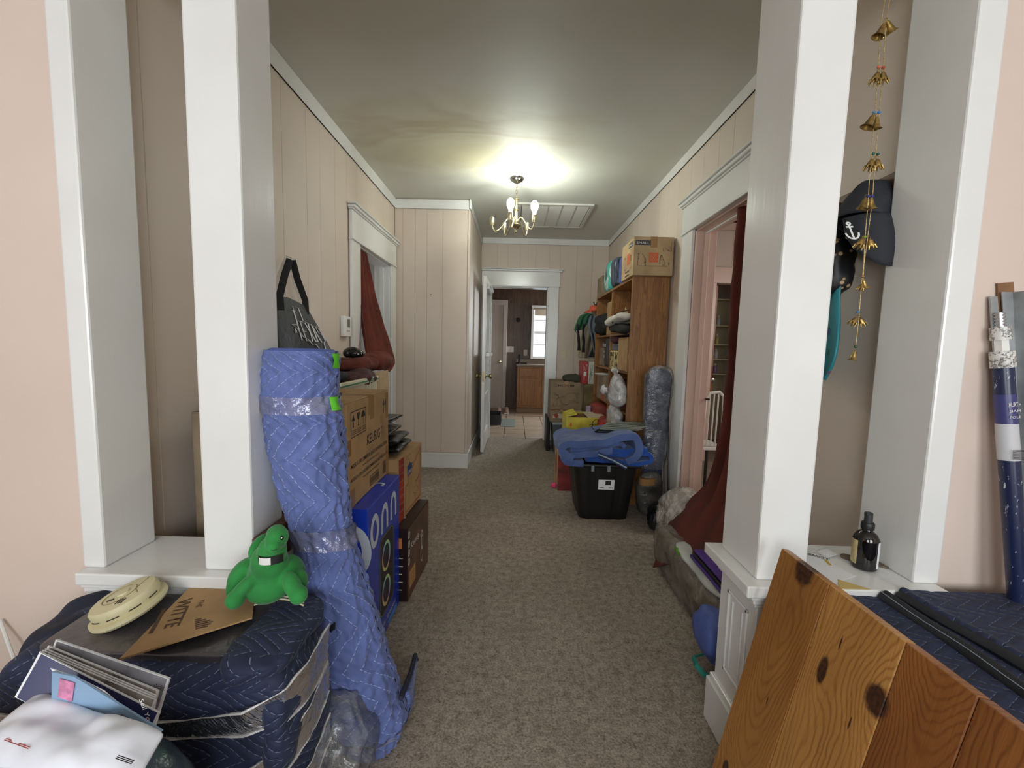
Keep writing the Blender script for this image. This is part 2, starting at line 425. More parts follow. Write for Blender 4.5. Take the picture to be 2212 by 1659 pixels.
wl = wall('wall_left', [(-1.32, XL-.006, 1.2, 3.2, 0, H), (-1.32, XL-.006, 4.0, 5.6, 0, H), (-1.32, XL-.006, 3.2, 4.0, 2.0, H)])
e = [1.26, 1.385, 1.585, 1.785, 1.985, 2.188, 2.435, 2.6, 2.809, 3.002, 3.187, 3.39, 3.6, 3.8, 4.0, 4.16]
segs = [(a, b, .15, 2.56) if b < 3.05 else (a, b, 2.2, 2.56) for a, b in zip(e, e[1:])]
panels(wl, 'x', XL, 1, segs)
wr = wall('wall_right', [(XR+.006, 1.33, 1.2, 2.0, 0, H), (XR+.006, 1.33, 2.885, 5.6, 0, H), (XR+.006, 1.33, 2.0, 2.885, 2.06, H)])
e = [1.325, 1.62, 1.84, 2.04, 2.24, 2.446, 2.615, 2.818, 3.014, 3.218, 3.438, 3.64, 3.85, 4.06, 4.27, 4.48, 4.7, 4.92, 5.14, 5.35, 5.55]
segs = [(a, b, .15, 2.58) if (b < 1.9 or a > 3.0) else (a, b, 2.26, 2.58) for a, b in zip(e, e[1:])]
panels(wr, 'x', XR, -1, segs)
cl = wall('wall_closet', [(XL, -.478, 4.172, 4.25, 0, H), (-.55, -.478, 4.25, YB, 0, H)])
panels(cl, 'y', 4.165, -1, [(a, b, .15, 2.56) for a, b in ((-1.2, -1.12), (-1.12, -1.0), (-1.0, -.885), (-.885, -.73), (-.73, -.49))])
mb = MB(); mb.box(-.486, -.466, 4.158, 4.178, .15, 2.56, .004); mb.build('corner_bead', PINK, cl, smooth=False)
panels(cl, 'x', -.472, -1, [(a, b, .15, 2.56) for a, b in ((4.18, 4.38), (4.38, 4.6), (4.6, 4.8), (4.8, 5.0), (5.0, 5.2), (5.2, 5.4), (5.4, 5.55))])
wb = wall('wall_back', [(-.48, -.34, YB+.006, 5.7, 0, H), (.42, 1.3, YB+.006, 5.7, 0, H), (-.34, .42, YB+.006, 5.7, 2.035, H)])
panels(wb, 'y', YB, -1, [(a, b, 2.22, 2.58) for a, b in ((-.47, -.26), (-.26, -.12), (-.12, .04), (.04, .14), (.14, .24), (.24, .42))] + [(.42, .56, 2.22, 2.58), (.56, .78, .15, 2.58), (.78, .98, .15, 2.58), (.98, 1.19, .15, 2.58)])
# crown and base trim, each with a small bead
def moulding(name, ax, face, out, a0, a1, z0, z1, d=.011, bead='low', m=TRIM):
    mb = MB(); lo, hi = sorted((face, face+out*d)); l2, h2 = sorted((face, face+out*(d+(.008 if bead == 'top' else .002))))
    zb = (z0, z0+.012) if bead == 'low' else (z1-.016, z1)
    for q in (((lo, hi), (z0, z1)), ((l2, h2), zb)):
        if ax == 'x': mb.box(*q[0], a0, a1, *q[1], .002)
        else: mb.box(a0, a1, *q[0], *q[1], .002)
    return struct(name, mb, m, smooth=False)
moulding('trim_1', 'x', XL, 1, 1.26, 4.165, 2.555, H)
moulding('trim_2', 'x', XR, -1, 1.33, YB, 2.575, H)
moulding('trim_3', 'y', 4.165, -1, XL, -.455, 2.555, 2.64)
moulding('trim_4', 'x', -.472, 1, 4.14, YB, 2.555, H)
moulding('trim_5', 'y', YB, -1, -.455, XR, 2.575, H)
moulding('baseboard_closet', 'y', 4.165, -1, XL, -.455, 0, .155, bead='top')
moulding('baseboard_passage', 'x', -.472, 1, 4.147, YB, 0, .155, bead='top')
moulding('baseboard_left', 'x', XL, 1, 1.26, 3.03, 0, .155, bead='top')
moulding('baseboard_right', 'x', XR, -1, 3.07, YB, 0, .155, bead='top')
moulding('baseboard_right.001', 'x', XR, -1, 1.33, 1.84, 0, .155, bead='top')
moulding('baseboard_back', 'y', YB, -1, .56, XR, 0, .155, bead='top')
# door surrounds: casings, head board with cornice
def casing_x(name, face, out, y0, y1, zh, zt, wn, wf, depth=.14, jm=TRIM, near=True):
    t = link(bpy.data.objects.new(name, None)); t['kind'] = 'structure'; f = face; o = out
    def bx(nm, a, b, c, d, z0, z1, m_=TRIM, bev=.003):
        lo, hi = sorted((f+o*a, f+o*b)); MB().box(lo, hi, c, d, z0, z1, bev).build(nm, m_, t, smooth=False)
    bx('casing', 0, .022, y1, y1+wf, 0, zh)
    if near: bx('casing', 0, .022, y0-wn, y0, 0, zh)
    bx('head_board', 0, .026, y0-wn-.0, y1+wf, zh, zt-.045)
    mb = MB()
    for k, (d_, z0, z1) in enumerate(((.036, zt-.045, zt-.034), (.05, zt-.034, zt-.014), (.062, zt-.012, zt))):
        lo, hi = sorted((f, f+o*d_)); mb.box(lo, hi, y0-wn-.012-.008*k, y1+wf+.012+.008*k, z0, z1, .003)
    mb.build('cornice', TRIM, t, smooth=False)
    bx('cornice_bead', 0, .034, y0-wn-.012, y1+wf+.012, zh-.008, zh+.006)
    bx('jamb', .0, -depth, y1-.02, y1+.002, 0, zh, jm); bx('jamb', 0, -depth, y0-.002, y0+.02, 0, zh, jm)
    bx('head_jamb', 0, -depth, y0, y1, zh-.02, zh+.002, jm)
    bx('stop_strip', -.05, -.085, y1-.034, y1-.02, 0, zh-.02, jm); bx('stop_strip', -.05, -.085, y0+.02, y0+.034, 0, zh-.02, jm)
    return t
casing_x('door_1', XL, 1, 3.2, 4.0, 1.99, 2.235, .165, .13)
PINKT = mat('pink_gloss_paint', (222, 192, 178), .3)
casing_x('door_2', XR, -1, 1.97, 2.885, 2.065, 2.29, .13, .17, jm=PINKT)
t = link(bpy.data.objects.new('door_3', None)); t['kind'] = 'structure'
def bx(nm, *a, m_=TRIM, bev=.003, par=None): return MB().box(*a, bev).build(nm, m_, par or t, smooth=False)
bx('casing', .42, .555, YB-.022, YB, 0, 2.04); bx('casing', -.455, -.34, YB-.022, YB, 0, 2.04)
bx('head_board', -.46, .565, YB-.026, YB, 2.04, 2.225); bx('cornice', -.46, .59, YB-.055, YB, 2.225, 2.245); bx('cornice', -.46, .6, YB-.065, YB, 2.247, 2.26)
bx('cornice_bead', -.46, .575, YB-.034, YB, 2.032, 2.045)
bx('jamb', -.342, -.325, YB, 5.71, 0, 2.035); bx('jamb', .405, .422, YB, 5.71, 0, 2.035); bx('head_jamb', -.34, .42, YB, 5.71, 2.02, 2.037)
# colonnade between the front room and the hall: beam, half walls, pilasters, posts
wall('wall_front', [(-2.6, -1.172, 1.11, 1.26, 0, H), (1.205, 2.6, 1.14, 1.31, 0, H), (-1.172, 1.205, 1.11, 1.31, 2.34, H)], PINK2)
def half_wall(name, x0, x1, y0, y1, ends):
    t = link(bpy.data.objects.new(name, None)); t['kind'] = 'structure'
    MB().box(x0, x1, y0, y1, 0, .555, .003).build('body', TRIM, t, smooth=False)
    MB().box(x0-(.05 if ends < 0 else 0), x1+(.05 if ends > 0 else 0), y0-.035, y1+.028, .58, .614, .004).build('cap', TRIM, t, smooth=False)
    mb = MB()
    for d_, z0, z1 in ((.01, .535, .548), (.018, .548, .564), (.027, .564, .58)):
        mb.box(x0-(d_ if ends < 0 else 0), x1+(d_ if ends > 0 else 0), y0-d_*.8, y1+d_*.7, z0, z1, .003)
    mb.build('cap_moulding', TRIM, t, smooth=False)
    MB().box(x0-(.02 if ends < 0 else 0), x1+(.02 if ends > 0 else 0), y0-.018, y1+.016, 0, .15, .003).box(x0-(.012 if ends < 0 else 0), x1+(.012 if ends > 0 else 0), y0-.01, y1+.01, .15, .168, .004).build('base_board', TRIM, t, smooth=False)
    return t
t = half_wall('trim_6', .70, 1.2, 1.12, 1.32, -1)
mb = MB()   # picture-frame moulding on the end of the half wall
for (a, b, c, d) in ((1.155, 1.167, .23, .5), (1.255, 1.267, .23, .5), (1.155, 1.267, .23, .242), (1.155, 1.267, .488, .5)): mb.box(.694, .701, a, b, c, d, .003)
for (a, b, c, d) in ((1.18, 1.188, .255, .475), (1.234, 1.242, .255, .475)): mb.box(.696, .701, a, b, c, d, .002)
mb.build('panel_moulding', TRIM, t, smooth=False)
t2_ = half_wall('trim_7', -1.17, -.67, 1.095, 1.262, 1)
def pil(name, x0, x1, y0, y1, z0, z1): return struct(name, MB().box(x0, x1, y0, y1, z0, z1, .006), TRIM, smooth=False)
pil('trim_8', -1.176, -1.116, 1.09, 1.256, .614, 2.34)
pil('trim_9', 1.135, 1.208, 1.125, 1.325, .614, 2.34)
pil('trim_10', -.842, -.707, 1.095, 1.246, .614, 2.34)
pil('trim_11', .692, .83, 1.12, 1.318, .614, 2.34)
# front room behind the camera with two windows
wall('wall_room_left', [(-2.7, -2.6, -2.3, 1.2, 0, H)], PINK2); wall('wall_room_right', [(2.6, 2.7, -2.3, 1.2, 0, H)], PINK2)
wall('wall_room_rear', [(-2.6, -1.5, -2.4, -2.3, 0, H), (-.2, .5, -2.4, -2.3, 0, H), (1.8, 2.6, -2.4, -2.3, 0, H), (-1.5, -.2, -2.4, -2.3, 0, .7), (.5, 1.8, -2.4, -2.3, 0, .7), (-1.5, -.2, -2.4, -2.3, 2.2, H), (.5, 1.8, -2.4, -2.3, 2.2, H)], PINK2)
GLASS = mat('window_glass', (230, 238, 240), .05, alpha=.12)
def window(name, x0, x1, y, z0, z1, bars=1, par_m=TRIM):
    t = link(bpy.data.objects.new(name, None)); t['kind'] = 'structure'; w_ = .05
    for q in ((x0-w_, x0, z0-w_, z1+w_), (x1, x1+w_, z0-w_, z1+w_), (x0, x1, z1, z1+w_), (x0, x1, z0-w_, z0)): MB().box(q[0], q[1], y-.05, y+.02, q[2], q[3], .004).build('window_frame', par_m, t, smooth=False)
    zm = (z0+z1)/2; MB().box(x0, x1, y-.02, y+.01, zm-.025, zm+.025, .003).build('meeting_rail', par_m, t, smooth=False)
    for zz in (z0*.5+zm*.5, z1*.5+zm*.5): MB().box(x0, x1, y-.012, y+.006, zz-.009, zz+.009, .002).build('glazing_bar', par_m, t, smooth=False)
    MB().box(x0, x1, y-.004, y, z0, z1).build('pane', GLASS, t, smooth=False)
    return t
window('window_1', -1.5, -.2, -2.36, .7, 2.2); window('window_2', .5, 1.8, -2.36, .7, 2.2)
# room behind the curtained doorway on one side, bedroom behind the other
LROOM = wall_paint('pale_grey_paint', (196, 192, 186))
wall('wall_bedroom_left', [(-3.5, -3.4, 2.2, 4.7, 0, H), (-3.4, -1.33, 2.1, 2.2, 0, H), (-3.4, -1.33, 4.6, 4.7, 0, H)], LROOM)
struct('floor.001', MB().box(-3.5, -1.26, 2.1, 4.7, -.05, 0), CARPET, smooth=False); struct('ceiling.001', MB().box(-3.5, -1.26, 2.1, 4.7, H, H+.05).box(1.26, 3.5, 1.3, 6.0, H, H+.05), CEIL, smooth=False)
rw = wall('wall_bedroom_right', [(3.4, 3.5, 1.3, 4.8, 0, H), (1.34, 3.4, 1.3, 1.4, 0, H), (1.34, 2.2, 4.706, 4.8, 0, H), (2.95, 3.4, 4.706, 4.8, 0, H), (2.2, 2.95, 4.706, 4.8, 2.0, H), (1.34, 3.4, 5.9, 6.0, 0, H), (3.0, 3.1, 4.8, 5.9, 0, H), (1.34, 1.4, 4.8, 5.9, 0, H)], PINK2)
panels(rw, 'y', 4.7, -1, [(a, a+.2, .15 if a < 2 else 2.2, 2.56) for a in (1.36, 1.56, 1.76, 1.96, 2.16, 2.36, 2.56, 2.76)], PINK2)
struct('floor.002', MB().box(1.26, 3.5, 1.3, 6.0, -.05, 0), CARPET, smooth=False)
moulding('trim_12', 'y', 4.7, -1, 1.34, 3.4, 2.57, H, m=PINKT); 
t = link(bpy.data.objects.new('door_4', None)); t['kind'] = 'structure'
bx('casing', 2.08, 2.2, 4.675, 4.7, 0, 2.0, m_=PINKT, par=t); bx('casing', 2.95, 3.07, 4.675, 4.7, 0, 2.0, m_=PINKT, par=t); bx('head_board', 2.05, 3.1, 4.67, 4.7, 2.0, 2.17, m_=PINKT, par=t)
# kitchen beyond the far doorway
TILE = mat('floor_tile', (168, 150, 130), .35, var=(5, .12, (1, 4, 1)), bump=(6, .1, .004, (1, 5, 1)))
ft = struct('floor.003', MB().box(-1.3, 2.3, 5.62, 8.5, -.05, -.006), mat('dark_grout', (66, 56, 46), .9), smooth=False)
g_ = .3; yy = 5.62
while yy < 8.35:
    xx = -1.03
    while xx < 1.4:
        MB().box(xx+.004, xx+g_-.004, yy+.004, min(yy+g_, 8.36)-.004, -.006, .001, .0015).build('tile', TILE, ft, smooth=False); xx += g_
    yy += g_
wk = wall('wall_kitchen', [(-1.3, -1.2, 5.7, 8.4, 0, 2.6), (2.2, 2.3, 5.7, 8.4, 0, 2.6), (-1.3, .36, 8.406, 8.5, 0, 2.6), (1.06, 2.3, 8.406, 8.5, 0, 2.6), (.36, 1.06, 8.406, 8.5, 0, 1.06), (.36, 1.06, 8.406, 8.5, 2.02, 2.6)], DARKWOOD)
panels(wk, 'y', 8.4, -1, [(-.17, -.04, 0, 2.6), (-.04, .16, 0, 2.6), (.16, .28, 0, 2.6), (-.8, -.5, 2.2, 2.6), (-.5, -.17, 2.2, 2.6)], DARKWOOD)
struct('ceiling.002', MB().box(-1.3, 2.3, 5.7, 8.5, 2.6, 2.65), DARKWOOD, smooth=False)
window('window_3', .36, 1.06, 8.38, 1.06, 2.02)
bl = thing('roller_blind', 'cream roller blind raised at the top of the kitchen window', 'blind', (.7, 8.33, 1.87))
MB().box(.37, 1.05, 8.325, 8.33, 1.87, 2.0).build('cloth', mat('blind_cloth', (196, 180, 158), .8), bl, smooth=False)
MB().tube([(.36, 8.335, 2.0), (1.06, 8.335, 2.0)], .018, 10).build('roller', mat('blind_roller', (150, 138, 120), .6), bl)
KWHITE = mat('greyed_white_paint', (200, 190, 182), .5)
kd = link(bpy.data.objects.new('door_5', None)); kd['kind'] = 'structure'
bx('door_panel', -.8, -.245, 8.36, 8.4, 0, 2.06, m_=KWHITE, par=kd); bx('casing', -.245, -.17, 8.34, 8.4, 0, 2.06, m_=KWHITE, par=kd); bx('head_board', -.8, -.17, 8.34, 8.4, 2.06, 2.16, m_=KWHITE, par=kd)
MB().lathe([(0, 0), (.018, 0), (.012, .02), (.028, .035), (.03, .05), (.02, .062), (0, .065)], n=16, M=Matrix.Translation((-.3, 8.36, .94)) @ Matrix.Rotation(pi/2, 4, 'X')).build('door_handle', BRASS, kd)
# door leaf standing open into the hall, half glazed
t = link(bpy.data.objects.new('door_6', None)); t['kind'] = 'structure'; t.location = (-.357, 5.55, 0)
def lf(nm, *a, m_=TRIM, bev=.003): return MB().box(*a, bev).build(nm, m_, t, smooth=False)
lx0, lx1, ly0, ly1 = -.376, -.338, 4.752, 5.53
lf('stile', lx0, lx1, ly0, ly0+.11, .015, 2.03); lf('stile', lx0, lx1, ly1-.11, ly1, .015, 2.03)
for z0, z1 in ((.015, .22), (.58, .68), (1.02, 1.16), (1.92, 2.03)): lf('rail', lx0, lx1, ly0+.11, ly1-.11, z0, z1)
for z0, z1 in ((.22, .58), (.68, 1.02)): lf('door_panel', lx0+.012, lx1-.012, ly0+.11, ly1-.11, z0, z1)
lf('pane', lx0+.016, lx1-.016, ly0+.11, ly1-.11, 1.16, 1.92, m_=GLASS, bev=0)
for z0, z1, d in ((1.125, 1.165, .045), (1.9, 1.93, .03), (1.93, 1.96, .045)): lf('ledge', lx1, lx1+d, ly0+.08, ly1-.08, z0, z1)
for sgn in (-1, 1):
    kx = lx1 if sgn > 0 else lx0
    MB().lathe([(0, 0), (.026, 0), (.026, .006), (.012, .01), (.011, .035), (.026, .045), (.031, .06), (.026, .074), (0, .078)], n=20, M=Matrix.Translation((kx, 4.83, .90)) @ Matrix.Rotation(sgn*pi/2, 4, 'Y')).build('door_handle', BRASSD, t)
lf('latch_plate', lx0+.008, lx1-.008, 4.748, 4.752, .84, .96, m_=BRASSD, bev=.001)
# ceiling air grille
gr = thing('ceiling_return_grille', 'long white air return grille set in the hall ceiling behind the chandelier', 'vent', (.37, 4.6, H))
GR = mat('grille_paint', (206, 204, 196), .35)
for q in ((-.01, .74, 4.2, 4.235), (-.01, .74, 4.955, 4.99), (-.01, .025, 4.235, 4.955), (.705, .74, 4.235, 4.955)): MB().box(*q, H-.018, H, .003).build('frame', GR, gr, smooth=False)
for k in range(1, 5): MB().box(.025+k*.136-.007, .025+k*.136+.007, 4.235, 4.955, H-.014, H-.002, .002).build('divider_bar', GR, gr, smooth=False)
for k in range(5):
    mb = MB(); a = .025+k*.136+.007; b_ = a+.122
    for j in range(30):
        y_ = 4.245+j*.0238; mb.quad([(a, y_, H-.003), (b_, y_, H-.003), (b_, y_+.019, H-.012), (a, y_+.019, H-.012)])
    mb.build('louver_panel', GR, gr, smooth=False)
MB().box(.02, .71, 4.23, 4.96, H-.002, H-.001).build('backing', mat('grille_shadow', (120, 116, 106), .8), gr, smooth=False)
# ------------------------------------------------------------------ chandelier
cx_, cy_ = -.02, 3.62
ch = thing('chandelier', 'small brass five-arm chandelier with two lit bulbs hanging from the hall ceiling', 'chandelier', (cx_, cy_, 2.2))
MB().lathe([(0, 2.6499), (.062, 2.6499), (.06, 2.64), (.045, 2.625), (.02, 2.612), (0, 2.61)], (cx_, cy_, 0), 28).build('canopy', CHROME, ch)
for k in range(5):
    mb = MB(); a = k % 2*pi/2; z = 2.6-k*.024
    mb.tube([(cx_+.008*cos(q)*cos(a), cy_+.008*cos(q)*sin(a), z-.012+.016*sin(q)) for q in [2*pi*j/12 for j in range(13)]], .0018, 5, cap=False); mb.build('chain_link', BRASSD, ch)
MB().lathe([(0, 2.49), (.012, 2.488), (.03, 2.478), (.012, 2.47), (.011, 2.44), (.012, 2.40), (.028, 2.392), (.013, 2.38), (.015, 2.33), (.02, 2.30), (.012, 2.285), (.035, 2.275), (.046, 2.268), (.04, 2.255), (.022, 2.24), (.012, 2.235), (.008, 2.225), (.013, 2.215), (.005, 2.206), (0, 2.2)], (cx_, cy_, 0), 24).build('stem', BRASS, ch)
GLOW = mat('lit_bulb', (248, 255, 244), emit=175)
for k, (dx, dy) in enumerate([(-.2, .0), (-.045, -.15), (.15, -.1), (.10, .14), (-.10, .15)]):
    P_ = []
    for j in range(13):
        s_ = j/12; zz = 2.27+.055*sin(pi*min(1, s_*2.0)) if s_ < .5 else 2.27-.055*sin(pi*(s_-.5)*1.6)
        if s_ > .85: zz += (s_-.85)*.25
        P_.append((cx_+dx*min(1, s_*1.06), cy_+dy*min(1, s_*1.06), zz))
    arm = MB().tube(P_, .0055, 8).build('arm', BRASS, ch)
    ex, ey, ez = P_[-1]
    MB().lathe([(0, ez-.012), (.016, ez-.01), (.019, ez+.004), (.021, ez+.008), (.021, ez+.05), (.017, ez+.054), (0, ez+.054)], (ex, ey, 0), 16).build('socket', BRASS, arm)
    if k in (1, 2):
        MB().lathe([(0, ez+.05), (.013, ez+.052), (.014, ez+.07), (.026, ez+.095), (.031, ez+.12), (.026, ez+.145), (.014, ez+.158), (0, ez+.162)], (ex, ey, 0), 20).build('bulb', GLOW, arm)
# ------------------------------------------------------------------ cartons
def carton(name, label, x0, x1, y0, y1, z0, z1, m=CARD, rz=0, cat='box', group=None, top=True, tape=True, seam='y'):
    w_, d_, h_ = x1-x0, y1-y0, z1-z0
    t = thing(name, label, cat, ((x0+x1)/2, (y0+y1)/2, z0), rz, group)
    W, D = w_/2, d_/2
    MB().box(-W, W, -D, D, 0, h_-(.004 if top else 0), .003).build('body', m, t, world=False, smooth=False)
    if top:
        for s in (-1, 1):
            if seam == 'y': q = (min(0, s*W)+.001, max(0, s*W)-.001, -D+.001, D-.001)
            else: q = (-W+.001, W-.001, min(0, s*D)+.001, max(0, s*D)-.001)
            MB().box(*q, h_-.004, h_, .001).build('flap', m, t, world=False, smooth=False)
    if tape:
        q = (-.025, .025, -D-.0006, D+.0006) if seam == 'y' else (-W-.0006, W+.0006, -.025, .025)
        mb = MB().box(*q, h_-.002, h_+.0006)
        if seam == 'y': mb.box(-.025, .025, -D-.0007, -D+.001, h_-.08, h_)
        else: mb.box(W-.001, W+.0007, -.025, .025, h_-.08, h_)
        mb.build('tape', TAPE, t, world=False, smooth=False)
    F = {'F': (Vector((-W, -D, 0)), X, Z), 'R': (Vector((W, -D, 0)), Y, Z), 'L': (Vector((-W, D, 0)), -Y, Z), 'T': (Vector((-W, -D, h_)), X, Y)}
    return t, F, w_, d_, h_
def small_print(m, t, o, ux, uy, n, w, h, world=False, off=.0012):
    """a line of print too small to read in the photo"""
    r = random.Random(n*7+int(w*1000)); L_ = []; x = 0
    while x < w*.97:
        a = w*r.uniform(.05, .12); L_.append([(x, h/2), (min(w, x+a), h/2)]); x += a+w*.03
    return strokes(m, t, L_, o, ux, uy, h, 'small_print', world, off)
def ft(t, F, k, s, x, z, h, w=None, m=INK, **kw):
    o, ux, uy = F[k]
    if s[0] == '~': return small_print(m, t, o+ux*x+uy*z, ux, uy, len(s), w, h*.6, off=kw.get('off', .0012))
    return txt(s, m, t, o+ux*x+uy*z, ux, uy, h, w, world=False, **kw)
def fp(t, F, k, m, x, z, w, h, name='label', off=.0006): o, ux, uy = F[k]; return patch(m, t, o+ux*x+uy*z, ux, uy, w, h, name, world=False, off=off)
def fs(t, F, k, lines, x=0, z=0, wd=.002, m=INK, name='marking'): o, ux, uy = F[k]; return strokes(m, t, lines, o+ux*x+uy*z, ux, uy, wd, name, world=False)
def rect(x, y, w, h): return [(x, y), (x+w, y), (x+w, y+h), (x, y+h), (x, y)]
def ring(cx, cy, rx, ry, n=28, a0=0, a1=2*pi): return [(cx+rx*cos(a0+(a1-a0)*i/n), cy+ry*sin(a0+(a1-a0)*i/n)) for i in range(n+1)]
# brown coffee machine box on the floor
BROWNPRINT = mat('brown_printed_card', (86, 54, 38), .35, var=(5, .5))
t, F, w_, d_, h_ = carton('coffee_machine_box', 'dark brown printed coffee machine box standing on the carpet', -.82, -.482, 1.925, 2.318, 0, .368, mat('espresso_card', (40, 24, 20), .4), rz=-.05, tape=False)
fp(t, F, 'R', BROWNPRINT, .004, .004, d_-.008, h_-.008, 'printed_panel')
ORANGE = mat('orange_print', (206, 128, 60), .5); TANP = mat('tan_print', (198, 152, 96), .5)
fp(t, F, 'R', TANP, .03, .05, .10, .085, 'printed_panel', .0014)
for k in range(4): ft(t, F, 'R', '~BREW HOT OR ICED', .036, .115-.016*k, .006, .08, BROWNINK, off=.0025)
ft(t, F, 'R', 'Keurig', .05, .235, .04, .14, WHITEINK, off=.0016)
ft(t, F, 'T', 'Keurig', .18, .12, .03, .11, WHITEINK)
for q_ in (ring(.25, .2, .016, .05), ring(.25, .12, .02, .04), rect(.24, .15, .03, .07)): fs(t, F, 'R', [q_], wd=.005, m=WHITEINK, name='printed_outline')
for k in range(4): fs(t, F, 'R', [ring(.02, .33-.045*k, .011, .016)], wd=.006, m=WHITEINK, name='printed_ring')
fp(t, F, 'F', ORANGE, .26, .27, .05, .05); 
for k, s in enumerate(('~a', '~bb', '~ccc', '~dddd', '~eeeee')): ft(t, F, 'F', s, .255, .22-.04*k, .008, .06, WHITEINK)
# moving carton with red print
REDP = mat('red_print', (156, 52, 40), .6, var=(16, .2)); BLUEP = mat('navy_print', (38, 56, 108), .6)
t, F, w_, d_, h_ = carton('moving_box', 'brown moving carton with red corner print and house logo, on the dark brown box', -.92, -.535, 1.975, 2.365, .3685, .69, CARD, rz=-.06)
fp(t, F, 'R', REDP, .0, .002, .075, h_-.004, 'printed_panel')
poly(BLUEP, t, [(0, 0), (.075, 0), (.075, .055), (.055, .055), (.04, .07), (.02, .055), (0, .055)], F['R'][0]+Y*.13+Z*.2, Y, Z, 'printed_logo', world=False)
ft(t, F, 'R', "LOWE'S", .136, .207, .02, .062, WHITEINK, off=.0014)
fs(t, F, 'R', [[(.1, .02), (.1, .16), (.14, .16), (.14, .19), (.36, .30)], [(.1, .02), (.36, .02), (.36, .3)]], wd=.004, m=REDP)
fs(t, F, 'R', scribble(3, .14, .06, 3), .13, .25, .0016); fs(t, F, 'R', scribble(5, .16, .09, 6), .18, .06, .0016, BROWNINK)
for k in range(7): ft(t, F, 'R', '~MOVING BOX', .01, .28-.038*k, .012, .055, CARD3)
# party speaker box
BLUEBOX = mat('royal_blue_card', (24, 58, 178), .32, coat=.2)
t, F, w_, d_, h_ = carton('speaker_box', 'bright blue speaker box with a printed speaker picture and white letters', -.80, -.531, 1.49, 1.912, 0, .635, BLUEBOX, tape=False)
GREYL = mat('pale_grey_print', (196, 204, 214), .5)
def letter_o(k, cx, cy, rx, ry, wd, m=GREYL): fs(t, F, k, [ring(cx, cy, rx, ry)], wd=wd, m=m, name='lettering')
def letter_n(k, cx, cy, rx, ry, wd, m=GREYL): fs(t, F, k, [[(cx-rx, cy-ry)]+ring(cx, cy, rx, ry*.8, 14, pi, 0)+[(cx+rx, cy-ry)]], wd=wd, m=m, name='lettering')
letter_o('R', .075, .52, .037, .055, .026); letter_n('R', .20, .525, .034, .06, .024); letter_n('R', .325, .53, .034, .06, .024)
letter_o('F', .21, .47, .055, .085, .036); letter_o('F', .21, .25, .055, .085, .036)
letter_o('T', .10, .28, .022, .02, .012); letter_n('T', .16, .28, .02, .02, .012); letter_n('T', .22, .28, .02, .02, .012)
def rrect(x, y, w, h, r, n=5):
    P_ = []
    for (cx, cy, a) in ((x+w-r, y+h-r, 0), (x+r, y+h-r, 90), (x+r, y+r, 180), (x+w-r, y+r, 270)):
        P_ += [(cx+r*cos(math.radians(a+90*i/n)), cy+r*sin(math.radians(a+90*i/n))) for i in range(n+1)]
    return P_
SPK = mat('speaker_print', (44, 42, 48), .5, var=(120, .2))
poly(SPK, t, rrect(.13, .10, .2, .35, .045), F['R'][0], Y, Z, 'printed_speaker', world=False)
ringm = N('rainbow_print'); cc = ringm.xyz(ringm.co()); ringm.l(ringm.ramp(ringm.m2('FRACT', ringm.m2('MULTIPLY', ringm.m2('ADD', cc[2], ringm.m2('MULTIPLY', cc[1], .5)), 6)), [(0, (200, 130, 190)), (.3, (120, 200, 215)), (.6, (200, 220, 110)), (1, (215, 150, 150))]), ringm.b.inputs['Base Color'])
for zc in (.19, .345): fs(t, F, 'R', [ring(.22, zc, .05, .058)], wd=.014, m=ringm.m, name='printed_ring')
fs(t, F, 'R', [rrect(.135, .105, .19, .34, .042)+[(.325, .403)]], wd=.003, m=mat('speaker_edge_print', (150, 160, 120), .5))
ft(t, F, 'R', 'Party Speaker', .12, .045, .026, .24, WHITEINK); poly(mat('cyan_print', (80, 150, 220), .5), t, rrect(.25, .008, .13, .026, .012), F['R'][0], Y, Z, 'printed_badge', world=False)
ft(t, F, 'T', 'onn', .02, .05, .03, .08, WHITEINK)
# large coffee brewer carton
t, F, w_, d_, h_ = carton('brewer_carton', 'large brown coffee brewer carton with handling symbols, on the blue speaker box', -.955, -.592, 1.46, 1.945, .6355, 1.035, CARD, rz=-.0, seam='x')
fs(t, F, 'R', [rect(.035, .265, .15, .095)], wd=.003)
poly(INK, t, [(.055, .30), (.062, .30), (.062, .325), (.072, .325), (.0585, .35), (.045, .325), (.055, .325)], F['R'][0], Y, Z, 'arrow_symbol', world=False)
poly(INK, t, [(.095, .35), (.125, .35), (.118, .328), (.112, .322), (.112, .304), (.12, .30), (.1, .30), (.108, .304), (.108, .322), (.1, .328)], F['R'][0], Y, Z, 'glass_symbol', world=False)
poly(INK, t, ring(.16, .325, .02, .025, 10, 0, pi), F['R'][0], Y, Z, 'umbrella_symbol', world=False); fs(t, F, 'R', [[(.16, .325), (.16, .30), (.166, .298)]], wd=.003)
for k in range(2):
    poly(INK, t, [(.41+.028*k, .30), (.416+.028*k, .30), (.416+.028*k, .335), (.425+.028*k, .335), (.413+.028*k, .365), (.401+.028*k, .335), (.41+.028*k, .335)], F['R'][0], Y, Z, 'arrow_symbol', world=False)
for a in (.045, .095, .145):
    for k in range(3): ft(t, F, 'R', '~FRAGILE', a, .288-.007*k, .0045, .035)
ft(t, F, 'R', 'KEURIG', .20, .20, .042, .16, bold=.012)
ft(t, F, 'R', 'MODEL K-155\u00ae COMMERCIAL SINGLE CUP BREWING SYSTEM', .035, .148, .017, .42, bold=.012); ft(t, F, 'R', 'www.commercial.keurig.com', .15, .125, .012, .20)
ft(t, F, 'R', 'MOD\u00c8LE K-155\u00ae CAFETI\u00c8RE COMMERCIALE UNE TASSE \u00c0 LA FOIS', .03, .098, .017, .44, bold=.012); ft(t, F, 'R', 'www.commercial.keurig.com', .15, .076, .012, .20)
